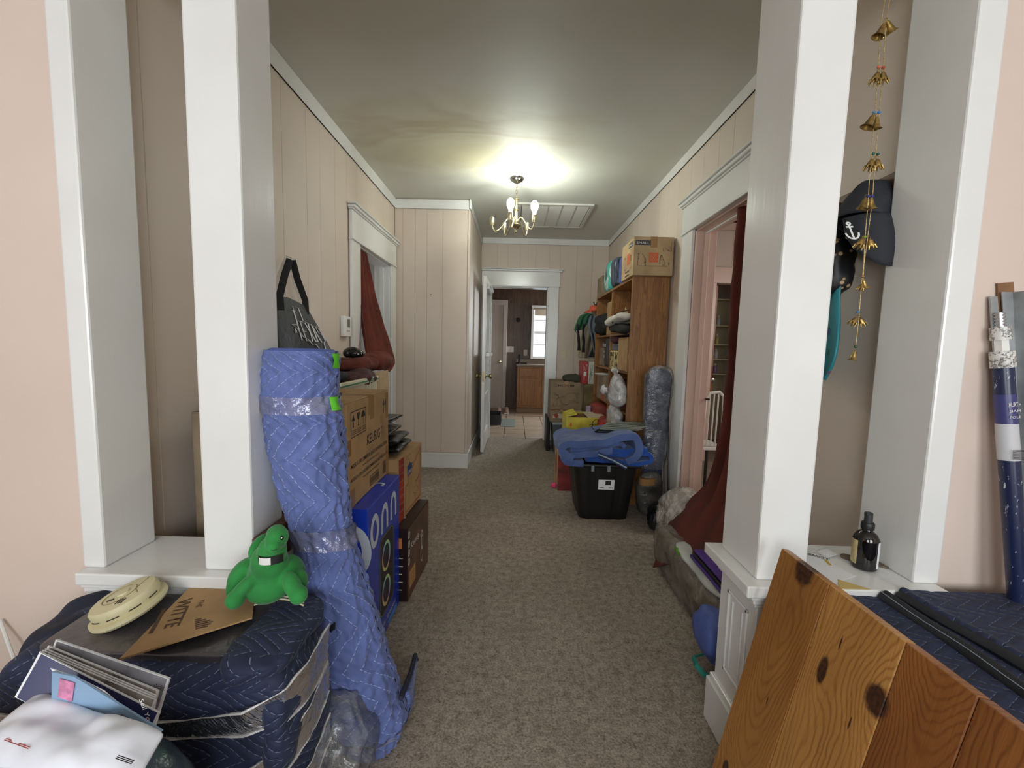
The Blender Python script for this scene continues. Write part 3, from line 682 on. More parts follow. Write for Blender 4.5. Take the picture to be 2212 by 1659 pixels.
fs(t, F, 'R', [rect(.23, .02, .11, .04)]+[[(.237+.006*k, .026), (.237+.006*k, .054)] for k in range(17)], wd=.0028)
fs(t, F, 'R', [[(.40, .02+.005*k), (.44, .02+.005*k)] for k in range(12)], wd=.003, m=BROWNINK)
for (a, b_, c_, e_) in ((.02, .0, .05, .07), (.24, .30, .045, .098), (.0, .20, .035, .06), (.445, .0, .04, .14), (.44, .27, .04, .12)): fp(t, F, 'R', TAPE, a, b_, c_, e_, 'tape', .0002)
fs(t, F, 'R', scribble(11, .07, .1, 4), .37, .19, .0015, BROWNINK); fs(t, F, 'R', scribble(12, .06, .05, 2), .33, .07, .0015, BROWNINK)
# cartons standing behind
t, F, w_, d_, h_ = carton('tall_carton', 'tall plain carton in the corner behind the narrow white post', -1.125, -.962, 1.43, 1.93, 0, .995, CARD3)
t, F, w_, d_, h_ = carton('wooden_crate', 'brown wooden crate behind the half wall beside the quilt roll', -.95, -.70, 1.275, 1.425, 0, .64, mat('dull_brown_wood', (112, 84, 62), .7, var=(8, .2)), tape=False, cat='crate')
t, F, w_, d_, h_ = carton('tall_carton', 'plain carton under the laundry basket against the hall wall', -1.19, -.95, 2.0, 2.58, 0, .80, CARD3)
t, F, w_, d_, h_ = carton('tall_carton', 'pale open-topped carton holding up the bunched curtain', -1.19, -.90, 2.61, 2.97, 0, 1.01, CARD2, tape=False)
mb = MB(); mb.box(-.905, -.90, 2.62, 2.96, 1.005, 1.06, .001); mb.build('flap', CARD2, t, smooth=False)
tag(MB().box(-.704, -.668, 1.085, 1.285, .6145, .712, .003).build('wooden_box', mat('dark_brown_box', (92, 62, 44), .6, var=(9, .2)), None, smooth=False, base=(-.685, 1.18, .6145)), 'slim brown wooden box wedged between the white post and the quilt roll', 'box')
# laundry basket
bk = thing('laundry_basket', 'cream plastic laundry basket with a green band, behind the brewer carton', 'basket', (-1.01, 2.29, .80))
CREAM = mat('cream_plastic', (214, 206, 180), .4)
MB().box(-1.17, -.85, 2.02, 2.56, .801, .82, .006).build('base', CREAM, bk, smooth=False)
mb = MB()
for k in range(14):
    for yy_ in (2.022, 2.552): mb.box(-1.165+k*.0235, -1.155+k*.0235, yy_, yy_+.006, .82, 1.02)
for k in range(22):
    for xx_ in (-1.172, -.856): mb.box(xx_, xx_+.006, 2.03+k*.0245, 2.04+k*.0245, .82, 1.02)
mb.build('slat', CREAM, bk, smooth=False)
mb = MB()
for q in ((-1.18, -.84, 2.01, 2.03), (-1.18, -.84, 2.55, 2.57), (-1.18, -1.16, 2.03, 2.55), (-.86, -.84, 2.03, 2.55)): mb.box(*q, 1.02, 1.05, .004)
mb.build('rim', CREAM, bk, smooth=False)
mb = MB()
for q in ((-1.182, -.838, 2.008, 2.012), (-.841, -.838, 2.012, 2.57)): mb.box(*q, 1.028, 1.036)
mb.build('green_band', mat('green_plastic', (56, 116, 84), .5), bk, smooth=False)
# ------------------------------------------------------------------ curtains
def lerp3(a, b, t_): return Vector(a).lerp(Vector(b), t_)
def curve3(P_, t_):
    n = len(P_)-1; k = min(int(t_*n), n-1); f = t_*n-k
    p0, p1, p2, p3 = (Vector(P_[max(0, min(n, k+j))]) for j in (-1, 0, 1, 2))
    return .5*((2*p1)+(-p0+p2)*f+(2*p0-5*p1+4*p2-p3)*f*f+(-p0+3*p1-3*p2+p3)*f**3)
def sheet(name, m, par, LP, RP, folds, amp, nu=70, nv=60, out=(1, 0, 0), thick=.003, uvs=(1, 1), seed=0, ampf=None, wob=.01, world=True):
    out = Vector(out)
    def fn(u, v):
        a = curve3(LP, v); b = curve3(RP, v); p = a.lerp(b, u)
        A = amp*(ampf(v) if ampf else 1)
        p += out*(A*sin(u*folds*2*pi+1.3*sin(v*2.1+seed))+A*.4*sin(u*folds*4.7+v*3+seed))
        nn = Vector((p.x*9+seed, p.y*9, p.z*5)); p += Vector((noise.noise(nn), noise.noise(nn+Vector((5, 5, 5))), 0))*wob
        return p
    mb = MB(); mb.grid(fn, nu, nv, uvs=uvs); o = mb.build(name, m, par, world, ang=180, recalc=False)
    if thick:
        s_ = o.modifiers.new('thickness', 'SOLIDIFY'); s_.thickness = thick; s_.offset = 0
    return o
cu = thing('curtain', 'rust red velvet curtain bunched over cartons at the doorway behind the thermostat', 'curtain', (-1.2, 3.35, 1.0))
sheet('curtain_panel', RUST, cu, [(-1.235, 3.215, 1.975), (-1.22, 3.2, 1.7), (-1.17, 3.17, 1.35), (-1.08, 3.02, 1.10), (-1.03, 2.85, 1.09)], [(-1.235, 3.47, 1.975), (-1.205, 3.51, 1.7), (-1.1, 3.5, 1.36), (-.98, 3.36, 1.12), (-.93, 3.1, 1.04)], 3, .022, out=(1, .2, 0), ampf=lambda v: 1-.4*v)
soft('curtain_fold', RUST, cu, (-1.04, 3.03, 1.12), (.13, .26, .06), 2.6, amp=.03, fr=9, seed=2, cuts=18)
soft('curtain_fold', RUST, cu, (-1.03, 2.62, 1.115), (.14, .2, .045), 2.6, amp=.03, fr=9, seed=5, cuts=18)
MB().tube([(-1.24, 3.19, 1.985), (-1.24, 4.0, 1.985)], .008, 8).build('curtain_rod', WHITE, cu)
mc = tag(soft('folded_garment', MAROON, None, (-.93, 2.46, 1.035), (.10, .15, .05), 2.6, amp=.025, fr=11, seed=8, cuts=14, base=(-.93, 2.46, .99)), 'plum brown garment slumped over the laundry basket rim', 'garment')
tag(soft('black_cloth', BLACKFAB, None, (-1.0, 2.16, 1.07), (.12, .10, .04), 2.6, amp=.02, fr=12, seed=9, cuts=12, base=(-1.0, 2.16, 1.03)), 'black cloth lying in the laundry basket below the tote bag', 'cloth')
hm = thing('riding_goggles', 'glossy black goggles set on the curtain bundle beside the door casing', 'goggles', (-1.0, 2.56, 1.14))
GLOSSB = mat('glossy_black', (12, 12, 13), .08, spec=.8)
fuse('shell', GLOSSB, hm, [((-1.0, 2.56, 1.19), (.05, .04, .035)), ((-.965, 2.57, 1.18), (.035, .04, .03)), ((-1.03, 2.57, 1.185), (.03, .04, .03))], .006, 3)
MB().ball((-.975, 2.525, 1.185), (.022, .012, .018)).ball((-1.02, 2.525, 1.185), (.022, .012, .018)).build('lens', mat('lens_glass', (60, 60, 58), .05, metal=.6), hm)
# tote bag on its nail
tb = thing('tote_bag', 'black tote bag with a white state outline hanging from a nail above the quilt roll', 'bag', (-1.17, 2.25, 1.08))
TOTE = mat('black_nonwoven', (30, 31, 34), .38, bump=(30, .25, .006))
def totef(u, v, side):
    y0 = lr(v, 2.0, 1.93); y1 = lr(v, 2.37, 2.60); y = lr(u, y0, y1); z = lr(v, 1.475, 1.075)-.03*(1-v)*abs(u-.45)*2
    ed = min(1, (1-u)/.06)**.5*min(1, u/.12)**.5
    bulge = (.022+.118*v)*(.25+.75*u**.9)*ed+.008*sin(u*8+v*2)*v*ed
    return Vector((-1.192+(bulge if side else 0.002), y, z))
mb = MB(); mb.grid(lambda u, v: totef(u, v, 1), 30, 24); mb.grid(lambda u, v: totef(u, v, 0), 30, 24)
for u0 in (0, 1):
    mb.grid(lambda a, v, u0=u0: totef(u0, v, 0).lerp(totef(u0, v, 1), a), 1, 24)
mb.build('body', TOTE, tb, ang=60)
mb = MB()
for (ya, yb) in ((2.08, 2.20), (2.33, 2.225)):
    mb.tube([(-1.165, ya, 1.40), (-1.168, ya, 1.475), (-1.175, lr(.5, ya, 2.2), 1.58), (-1.178, yb, 1.672)], .017, 4, flat=.12)
mb.build('strap', BLACKFAB, tb)
logo = [(0, .12), (.045, .12), (.045, .205), (.10, .205), (.10, .15), (.15, .135), (.21, .125), (.215, .07), (.185, .045), (.165, -.01), (.14, 0), (.12, .04), (.10, .035), (.085, .06), (.06, .065), (.035, .10), (0, .12)]
def on_tote(a, b_):   # a: 0..1 across the print, b_: 0..1 up
    return totef(lr(a, .40, .92), lr(b_, .72, .10), 1)+Vector((.003, -.002, 0))
def tline(L_, wd, name):
    mb = MB()
    for ln_ in L_:
        P_ = []
        for (a, b_), (c, d) in zip(ln_, ln_[1:]):
            for k in range(6): P_.append(on_tote(lr(k/6, a, c), lr(k/6, b_, d)))
        P_.append(on_tote(*ln_[-1])); mb.tube(P_, wd, 5, flat=.3)
    return mb.build(name, WHITEINK, tb)
tline([[(a/.215, (b_+.01)/.215) for a, b_ in logo]], .0026, 'printed_logo')
for gx, st_ in ((.13, [[(0, 1), (.8, 1)], [(.4, 1), (.4, 0)]]), (.33, [[(.7, 1), (0, 1), (0, 0), (.7, 0)], [(0, .5), (.55, .5)]]), (.50, [[(0, 0), (.7, 1)], [(0, 1), (.7, 0)]]), (.67, [[(0, 0), (.38, 1), (.75, 0)], [(.18, .4), (.58, .4)]]), (.85, [[(.7, 1), (.1, .9), (.1, .55), (.7, .45), (.7, .1), (0, 0)]])):
    tline([[(gx+x_*.17, .28+y_*(.42 if gx != .13 else .62)) for x_, y_ in l_] for l_ in st_], .0028, 'lettering')
tline([[(.08+.035*cos(a), .47+.05*sin(a)) for a in [pi/2+k*4*pi/5 for k in range(6)]]], .002, 'star')
MB().tube([(-1.2, 2.205, 1.69), (-1.172, 2.205, 1.678)], .002, 6).build('nail', CHROME, tb)
# thermostat
th = thing('thermostat', 'white wall thermostat with a small grey screen beside the left-hand door casing', 'thermostat', (-1.19, 2.92, 1.29))
MB().box(-1.2, -1.165, 2.865, 2.975, 1.29, 1.43, .006).build('body', WHITE, th, smooth=False)
MB().box(-1.166, -1.163, 2.90, 2.945, 1.355, 1.41, .001).build('screen', mat('lcd_grey', (96, 104, 100), .2), th, smooth=False)
for k in range(2): MB().box(-1.166, -1.162, 2.89+.03*k, 2.905+.03*k, 1.325, 1.335, .001).build('button', mat('button_grey', (150, 150, 150), .4), th, smooth=False)
# black bin liners on the moving box
bb = thing('folded_bin_bags', 'stack of folded black plastic bags on the red printed moving carton', 'bags', (-.7, 2.17, .691))
GLBAG = mat('black_polythene', (20, 22, 24), .3, bump=(25, .6, .01), spec=.7)
def folded(name, m, par, path, y0, y1, th, seed, skew=0, base=None, nu=90, nv=26):
    """a thick cloth that follows a folded path in the x-z plane"""
    def fn(u, v):
        p_ = curve3([(a, 0, b_) for a, b_ in path], u); y = lr(v, y0, y1)+.012*sin(u*14+seed)
        e = noise.noise(Vector((p_.x*9+seed, y*7, p_.z*9)))*.014+noise.noise(Vector((p_.x*24+seed, y*18, p_.z*20)))*.005
        return Vector((p_.x+e+skew*(y-y0), y, p_.z+e*.8+.012*cos(v*pi*2)*0))
    mb = MB(); mb.grid(fn, nu, nv); o = mb.build(name, m, par, True, base, ang=180, recalc=False)
    s = o.modifiers.new('t', 'SOLIDIFY'); s.thickness = th; s.offset = 0
    s = o.modifiers.new('b', 'BEVEL'); s.width = th*.3; s.segments = 3; s.limit_method = 'ANGLE'; s.angle_limit = 1.0
    return o
folded('bags_folded', GLBAG, bb, [(-.84, .70), (-.70, .702), (-.575, .712), (-.60, .724), (-.72, .722), (-.84, .73), (-.80, .745), (-.68, .738), (-.585, .752), (-.62, .765), (-.74, .758), (-.85, .77), (-.78, .785), (-.66, .78), (-.63, .795), (-.72, .80), (-.82, .805), (-.78, .822), (-.68, .82), (-.64, .84)], 2.02, 2.29, .007, 3, nu=220, nv=24)
folded('bag_corner', GLBAG, bb, [(-.80, .835), (-.72, .84), (-.65, .862), (-.69, .868), (-.79, .855)], 2.0, 2.22, .006, 7, skew=.2)
# ------------------------------------------------------------------ quilt roll
rows = [(575, 729, 757), (571, 728, 800), (570, 727, 860), (576, 738, 905), (590, 745, 980), (610, 754, 1070), (634, 757, 1135), (643, 768, 1190), (655, 792, 1260), (658, 815, 1340), (668, 838, 1420), (690, 862, 1490), (715, 882, 1545), (745, 862, 1600), (775, 838, 1640)]
YQ = 1.21; QC = []
for a, b_, py in rows:
    L_, R_ = at(a, py, 'y', YQ), at(b_, py, 'y', YQ); c_ = (L_+R_)/2; QC.append((c_.x, c_.z, (R_-L_).length/2))
def qrow(v):
    n = len(QC)-1; k = min(int(v*n), n-1); f = v*n-k; f = f*f*(3-2*f)*.5+f*.5
    return [lr(f, QC[k][i], QC[k+1][i]) for i in range(3)]
zt_ = QC[0][1]
Lz = [abs(q[1]-zt_) for q in QC]
def quiltpt(u, v, off=0):
    x, z, r = qrow(v); a = u*2*pi; s_ = (zt_-z)
    circ = .62*u; T_, A_, S_ = .085, .05, .042
    tri = abs((s_/(2*T_)) % 1-.5); ph = (circ+tri*A_*4)/S_; f = abs(ph % 1-.5)
    puff = (max(0, (.5-f)*2))**.5*.0065
    q = Vector((cos(a)*3+x*4, sin(a)*3, z*9)); wr = (1-2*abs(noise.noise(q)))*.006+noise.noise(q*2.6)*.004+noise.noise(Vector((q.x*3, q.y*3, z*55)))*.0026
    k = 1 if v > .02 else .0
    rr = r-.008+puff+wr*k+off
    return Vector((x+rr*cos(a), YQ+rr*.86*sin(a), max(.004, z)))
qr = thing('rolled_quilt', 'tall blue quilted moving blanket rolled and taped, standing on the carpet', 'blanket', (-.39, YQ, 0))
mb = MB(); mb.grid(lambda u, v: quiltpt(u, v), 170, 260, uvs=(.62, zt_))
mb.build('blanket', QBLUE, qr, ang=180, recalc=False)
mb = MB(); x, z, r = qrow(0); r -= .006   # spiral end of the roll
mb.grid(lambda u, v: Vector((x+r*v*cos(u*2*pi), YQ+r*.86*v*sin(u*2*pi), z-.001+.007*(.5+.5*cos(v*20-u*2*pi))*(1 if v < .95 else 0))), 48, 20); mb.build('roll_end', mat('blue_cloth', (84, 100, 166), .8), qr, ang=180)
def band(v0, v1, off, m=CLEARTAPE, u0=0, u1=1, nu=90, nv=8, name='clear_tape', tilt=0):
    mb = MB(); mb.grid(lambda u, v: quiltpt(lr(u, u0, u1), min(1, max(0, lr(v, v0, v1)+tilt*sin(u*2*pi))), off), nu, nv); return mb.build(name, m, qr, ang=180)
band(.128, .183, .005); band(.425, .48, .006, tilt=.012); band(.86, .875, .004)
TAG = mat('lime_tag', (92, 190, 44), .5)
for v0, v1, u_ in ((.01, .055, .955), (.13, .175, .945)):
    band(v0, v1, .016, TAG, u_-.02, u_+.025, 3, 2, 'green_tag')
# loose corner of the blanket at the floor
fl0, fl1, fl2 = Vector((-.325, 1.23, .14)), Vector((-.335, 1.40, .07)), Vector((-.35, 1.24, .012))
mb = MB()
mb.grid(lambda u, v: fl0.lerp(fl2, v)*(1-u)+Vector((-.34, 1.42, .115)).lerp(Vector((-.33, 1.33, .01)), v)*u+Vector((.012*sin(v*7)*(1-u), 0, 0)), 16, 20, uvs=(.2, .2)); o = mb.build('loose_corner', QBLUE, qr, ang=180)
s_ = o.modifiers.new('t', 'SOLIDIFY'); s_.thickness = .012
MB().tube([fl0+Vector((.002, -.05, .03)), Vector((-.322, 1.3, .155)), Vector((-.337, 1.425, .118)), Vector((-.33, 1.42, .10))], .008, 6).build('binding', NAVY, qr)
# ------------------------------------------------------------------ wrapped box by the half wall, and what lies on it
wbx = thing('wrapped_box', 'large box wrapped in navy moving blankets and stretch film by the half wall', 'box', (-.8, .94, 0))
def wf(p_):
    return p_
def navy_surface(name, m, par, c, r, p, amp, fr, seed, cuts=60, uvs=None):
    b = softmesh(c, r, p, amp=amp, fr=fr, seed=seed, cuts=cuts)
    uvl = b.loops.layers.uv.new('UVMap')
    for f in b.faces:
        n = f.normal; ax = max(range(3), key=lambda i: abs(n[i]))
        for lp in f.loops:
            q = lp.vert.co; lp[uvl].uv = (q.x, q.y) if ax == 2 else ((q.y, q.z) if ax == 0 else (q.x, q.z))
    mb = MB(); mb.b.free(); mb.b = b; return mb.build(name, m, par, True, None, True, 180)
navy_surface('blanket', QNAVY, wbx, (-.805, .945, .275), (.325, .125, .277), 9, .014, 9, 3)
soft('cardboard_top', mat('film_covered_card', (66, 62, 66), .3, var=(8, .3), bump=(18, .5, .01), spec=.9), wbx, (-.82, .955, .548), (.235, .105, .014), 8, amp=.003, fr=18, seed=2, cuts=20)
navy_surface('blanket_fold', QNAVY, wbx, (-.555, .945, .545), (.075, .135, .03), 3, .01, 12, 6, 30)
navy_surface('blanket_fold', NAVY, wbx, (-1.10, 1.0, .50), (.06, .10, .06), 3, .02, 10, 7, 24)
navy_surface('blanket_fold', QNAVY, wbx, (-.50, .93, .36), (.035, .12, .16), 3, .016, 10, 9, 30)
fo_ = film('wrap_film_band', .2, .1, (190, 192, 200), 5, 1.0)
mb = MB()    # stretch film bands round the box
for (za, zb, w0) in ((.40, .49, .07), (.22, .40, .06), (.10, .26, .05)):
    pts_ = [(-1.13, .83), (-.9, .812), (-.7, .806), (-.55, .812), (-.48, .84), (-.455, .9), (-.455, 1.0)]
    def fb(u, v, za=za, zb=zb, w0=w0):
        n = len(pts_)-1; k = min(int(u*n), n-1); f = u*n-k; x_ = lr(f, pts_[k][0], pts_[k+1][0]); y_ = lr(f, pts_[k][1], pts_[k+1][1])
        z_ = lr(u, za, zb)+w0*(v-.5)*(1-.4*sin(u*5))
        nn = noise.noise(Vector((x_*30, y_*30, z_*60)))*.004
        return Vector((x_+nn, y_-.006+nn, z_))
    mb.grid(fb, 60, 8)
mb.build('film_band', fo_, wbx, ang=180)
CORD = mat('cream_cord', (200, 190, 160), .8)
for dz, dx in ((0, 0), (6, 3)): MB().tube([curve3([at(552-dx, 1301+dz, 'z', .594), at(575, 1292+dz, 'z', .6), at(600, 1288+dz, 'z', .602), at(630, 1291+dz, 'z', .6), at(656, 1302+dz, 'z', .594)], k/16) for k in range(17)], .0022, 6).build('binding', CORD, wbx)
for (za, zb, w0) in ((.40, .49, .07), (.22, .40, .06), (.10, .26, .05)):
    for e_ in (0, 1):
        MB().tube([fb(k/40, e_, za, zb, w0)-Y*.001 for k in range(41)], [.0022+.0012*sin(k*.7) for k in range(41)], 5).build('film_edge', WHITEBAG, wbx)
# smoke detector
sd = thing('smoke_detector', 'yellowed round smoke detector lying on the wrapped box', 'smoke detector', (-.945, .985, .57))
YEL = mat('yellowed_plastic', (214, 205, 164), .45); M_ = Matrix.Translation((-.945, .975, .592)) @ Matrix.Rotation(.16, 4, 'X') @ Matrix.Rotation(-.28, 4, 'Y')
MB().lathe([(0, -.018), (.074, -.018), (.078, -.012), (.077, -.004), (.066, -.002), (0, -.002)], n=48, M=M_).build('base_plate', YEL, sd)
MB().lathe([(0, -.002), (.066, -.002), (.068, .004), (.0685, .02), (.064, .026), (.045, .0285), (.0, .029)], n=48, M=M_).build('cover', YEL, sd)
SLOT = mat('slot_shadow', (60, 52, 40), .8)
mb = MB()
for k in range(5):
    a0 = -2.6+k*.62; mb.tube([M_ @ Vector((.0682*cos(a), .0682*sin(a), .006)) for a in [a0+.04*j for j in range(10)]], .0016, 4)
mb.build('slot', SLOT, sd)
mb = MB(); mb.tube([M_ @ Vector((-.006+.034*cos(a), -.002+.034*sin(a), .0292)) for a in [2*pi*j/36 for j in range(37)]], .001, 4, cap=False)
mb.tube([M_ @ Vector((.02, .055, .0275)), M_ @ Vector((.026, .01, .0292)), M_ @ Vector((.048, -.008, .0285))], .001, 4); mb.build('molded_ring', mat('ring_shadow', (150, 138, 100), .7), sd)
MB().lathe([(0, 0), (.013, 0), (.012, .003), (0, .0035)], n=20, M=M_ @ Matrix.Translation((.0, .002, .029))).build('test_button', YEL, sd)
for k in range(3): MB().tube([M_ @ Vector((.02+.007*k, -.04, .029)), M_ @ Vector((.02+.007*k, -.024, .0295))], .0012, 4).build('vent_slit', SLOT, sd)
MB().tube([M_ @ Vector((-.02, -.022, .0295)), M_ @ Vector((-.005, -.018, .0295))], .0022, 4).build('vent_slit', SLOT, sd)
# cardboard flap with museum print
zc_ = .578
cpts = [at(px, py, 'z', zc_) for px, py in ((258, 1427), (413, 1268), (500, 1262), (552, 1262), (545, 1337))]
cb = thing('cardboard_sheet', 'flat brown cardboard sheet printed with museum lettering, on the wrapped box', 'cardboard', (-.72, .96, zc_))
MB().prism([tuple(p_) for p_ in cpts], (0, 0, .004)).build('sheet', CARD, cb, smooth=False)
o_ = at(432, 1287, 'z', zc_+.004); e_ = at(368, 1405, 'z', zc_+.004); ux_ = (at(347, 1394, 'z', zc_+.004)-at(405, 1283, 'z', zc_+.004)).normalized(); uy_ = Z.cross(ux_)
txt('WITTE', BROWNINK, cb, at(386, 1297, 'z', zc_+.0042), ux_, uy_, .03, .118, bold=.01); txt('THE', BROWNINK, cb, at(430, 1297, 'z', zc_+.0042), ux_, uy_, .012, .034)
pa = at(375, 1312, 'z', zc_+.0042); patch(BROWNINK, cb, pa-uy_*.022, ux_, uy_, .095, .008, 'printed_bar')
pb = at(420, 1340, 'z', zc_+.0042); mb = MB()
for k in range(6):
    hh = (.014, .022, .03, .034, .03, .024)[k]; o2 = pb+ux_*(.0075*k-.004)+uy_*.002*k; mb.quad([o2, o2+ux_*.0055, o2+ux_*.0055+uy_*hh, o2+uy_*hh])
mb.build('printed_logo', BROWNINK, cb, smooth=False)
# plush long-necked animal
pl = thing('plush_dinosaur', 'green plush long-necked dinosaur toy with a small white tag sitting on the wrapped box', 'toy', (-.60, .98, .58))
PG = mat('green_plush', (44, 136, 62), .9, var=(12, .14), bump=(260, .4, .002), sheen=.2)
def RX(a, b_=0, c_=0): return (Matrix.Rotation(c_, 4, 'Z') @ Matrix.Rotation(b_, 4, 'Y') @ Matrix.Rotation(a, 4, 'X'))
def pb(px, py, y, r, *M): return (tuple(at(px, py, 'y', y)), r, *M)
body = [pb(578, 1262, 1.0, (.056, .05, .045)), pb(580, 1235, 1.0, (.048, .045, .05)), pb(582, 1212, .99, (.043, .042, .048)), pb(588, 1190, .98, (.033, .034, .038)),
        pb(598, 1163, .965, (.024, .034, .027)), pb(590, 1182, .94, (.017, .02, .02), RX(.5)), pb(596, 1150, .975, (.02, .026, .018)),
        pb(527, 1240, 1.02, (.03, .045, .045), RX(0, .5)), pb(628, 1235, 1.02, (.028, .045, .045), RX(0, -.5)), pb(512, 1268, 1.0, (.022, .03, .03)), pb(645, 1258, 1.0, (.02, .03, .03)),
        pb(528, 1268, .955, (.017, .022, .040), RX(-.3, .75)), pb(508, 1295, .94, (.021, .022, .022)), pb(632, 1265, .955, (.018, .022, .036), RX(-.3, -.6)), pb(645, 1285, .945, (.021, .022, .022)),
        pb(566, 1180, 1.05, (.02, .05, .03))]
fuse('body', PG, pl, body, .0035, 5)
e1, e2 = at(609, 1162, 'y', .948), at(581, 1164, 'y', .948)
for q_ in (e1, e2): MB().ball(q_, (.0038, .004, .0055)).build('eye', mat('toy_eye', (16, 16, 16), .2), pl)
MB().ball(e1+Vector((.0012, -.003, .0015)), .0016).build('eye_glint', WHITE, pl)
q_ = at(590, 1190, 'y', .922); MB().tube([q_+Vector((-.010, .002, .003)), q_, q_+Vector((.010, .002, .004))], .0008, 5).build('mouth', INK, pl)
q_ = at(591, 1198, 'y', .975); mb = MB(); mb.grid(lambda u, v: q_+Vector((.033*sin(lr(u, -1.2, 1.2)), -.033*cos(lr(u, -1.2, 1.2)), .010*(v-.5)*2)), 14, 4); mb.build('collar', mat('black_ribbon', (16, 16, 18), .6), pl)
mb = MB(); mb.grid(lambda u, v: q_+Vector((-.002+.035*sin(lr(u, -.42, .4)), -.035*cos(lr(u, -.42, .4)), .0085*(v-.5)*2)), 8, 3); mb.build('tag', WHITE, pl)
# ------------------------------------------------------------------ papers at the corner
gb = tag(soft('plastic_sack', mat('dark_teal_polythene', (52, 66, 72), .25, bump=(16, .6, .01), spec=.8), None, (-.86, .53, .28), (.33, .21, .27), 5, amp=.012, fr=9, seed=31, cuts=26, base=(-.86, .53, 0)), 'dark grey plastic sack under the pile of mail', 'bag')
def maga(name, label, pts, m, mc_, th=.004, dy=0):
    t = thing(name, label, 'magazine', tuple((pts[0]+pts[2])/2)); n = (pts[1]-pts[0]).cross(pts[3]-pts[0]).normalized()
    if n.y > 0: n = -n
    MB().prism([p_ for p_ in pts], -n*th).build('pages', m, t, smooth=False)
    c_ = sum(pts, Vector())/4
    MB().prism([c_+(p_-c_)*.965+n*.0003 for p_ in pts], n*.0006).build('cover', mc_, t, smooth=False)
    return t, n
def MP(y0, y1, q):   # magazine corners: top edge further back than the bottom
    a, b_, c_ = at(*q[0], 'y', y1), at(*q[1], 'y', y1), at(*q[2], 'y', y0)
    return [a, b_, c_, a+(c_-b_)]
GREYP = mat('grey_magazine_print', (150, 148, 156), .35, var=(9, .35)); BRP = mat('photo_print', (140, 132, 124), .35, var=(16, .6)); NVP = mat('indigo_print', (40, 42, 84), .3)
t, n_ = maga('magazine', 'white bordered magazine with two small stars, rear of the upright mail', MP(.70, .725, ((120, 1382), (366, 1466), (328, 1590))), PAPER, GREYP)
q = at(335, 1487, 'y', .716); txt('**', INK, t, q-n_*.0, Vector((.2, 0, -.05)).normalized(), Z, .012, .02, off=.002)
maga('magazine', 'magazine with brown photographs standing in front of the starred one', MP(.685, .71, ((103, 1395), (342, 1492), (318, 1588))), PAPER, BRP)
for k in range(3): maga('magazine', 'thin closed catalogue among the upright mail', MP(.665+.005*k, .69+.005*k, ((86+6*k, 1407-3*k), (338, 1512-5*k), (300, 1600))), PAPER, BRP, .002)[0]['group'] = 'thin catalogues in the upright mail'
t, n_ = maga('magazine', 'indigo covered catalogue with a white curve, front of the upright mail', MP(.645, .675, ((86, 1409), (345, 1540), (300, 1640))), PAPER, NVP)
cpt = [at(px, py, 'y', .655) for px, py in ((125, 1432), (180, 1450), (240, 1480), (275, 1510), (290, 1546), (230, 1520), (170, 1480))]
MB().prism([p_-Y*.012 for p_ in cpt], (0, .001, 0)).build('printed_curve', PAPER, t, smooth=False)
q = at(310, 1540, 'y', .645); txt('Sell Yo', WHITEINK, t, q-Y*.006+Z*.03, Vector((.3, 0, -1)).normalized(), Vector((1, 0, .3)).normalized(), .008, .04)
br = thing('brochure', 'pale blue brochure in a clear bag between the white mailer and the catalogues', 'brochure', tuple(at(200, 1520, 'y', .64)))
bp = [at(px, py, 'y', .638) for px, py in ((112, 1452), (160, 1462), (350, 1580), (300, 1620), (110, 1560))]
MB().prism(bp, (0, .003, 0)).build('sheet', mat('pale_blue_print', (134, 162, 190), .3), br, smooth=False)
bp = [at(px, py, 'y', .637) for px, py in ((130, 1465), (162, 1475), (156, 1515), (126, 1505))]; MB().prism(bp, (0, -.001, 0)).build('pink_photo', mat('pink_print', (196, 124, 158), .4, var=(60, .3)), br, smooth=False)
bp = [at(px, py, 'y', .637) for px, py in ((240, 1550), (262, 1543), (285, 1556), (282, 1580), (240, 1575))]; MB().prism(bp, (0, -.001, 0)).build('face_photo', mat('tan_photo_print', (140, 116, 100), .4), br, smooth=False)
en = thing('mailer', 'white padded mailer with faint black print lying on the dark sack', 'envelope', (-.75, .52, .6))
ea, eb, ec, ed = (at(px, py, 'z', z_) for px, py, z_ in ((84, 1503, .635), (352, 1592, .625), (285, 1700, .615), (-90, 1640, .62)))
def envf(u, v):
    p_ = ea.lerp(eb, u).lerp(ed.lerp(ec, u), v); e = (1-(2*u-1)**6)*(1-(2*v-1)**6)
    return p_+Z*(.012*e+.010*noise.noise(p_*28)*e+.008*noise.noise(p_*11+Vector((3, 3, 3)))-.012*max(0, v-.6)*u)
mb = MB(); mb.grid(envf, 60, 50); o = mb.build('envelope', mat('white_mailer', (226, 228, 236), .4, var=(10, .06)), en, ang=180, recalc=False); s_ = o.modifiers.new('t', 'SOLIDIFY'); s_.thickness = .006; s_.offset = -1
def eprint(px, py, w, h, col, lines=4, wd=.0012):
    c_ = at(px, py, 'z', .640); ux_ = (eb-ea).normalized(); uy_ = (ea-ed).normalized(); L_ = [[(0, h*k/lines), (w, h*k/lines)] for k in range(lines)]
    strokes(col, en, L_, c_, ux_, uy_, wd, 'printed_lines', off=.002)
eprint(82, 1535, .028, .02, INK, 6, .0016); eprint(250, 1640, .03, .006, INK, 3); eprint(10, 1600, .05, .004, mat('faded_red_ink', (170, 70, 70), .6), 2)
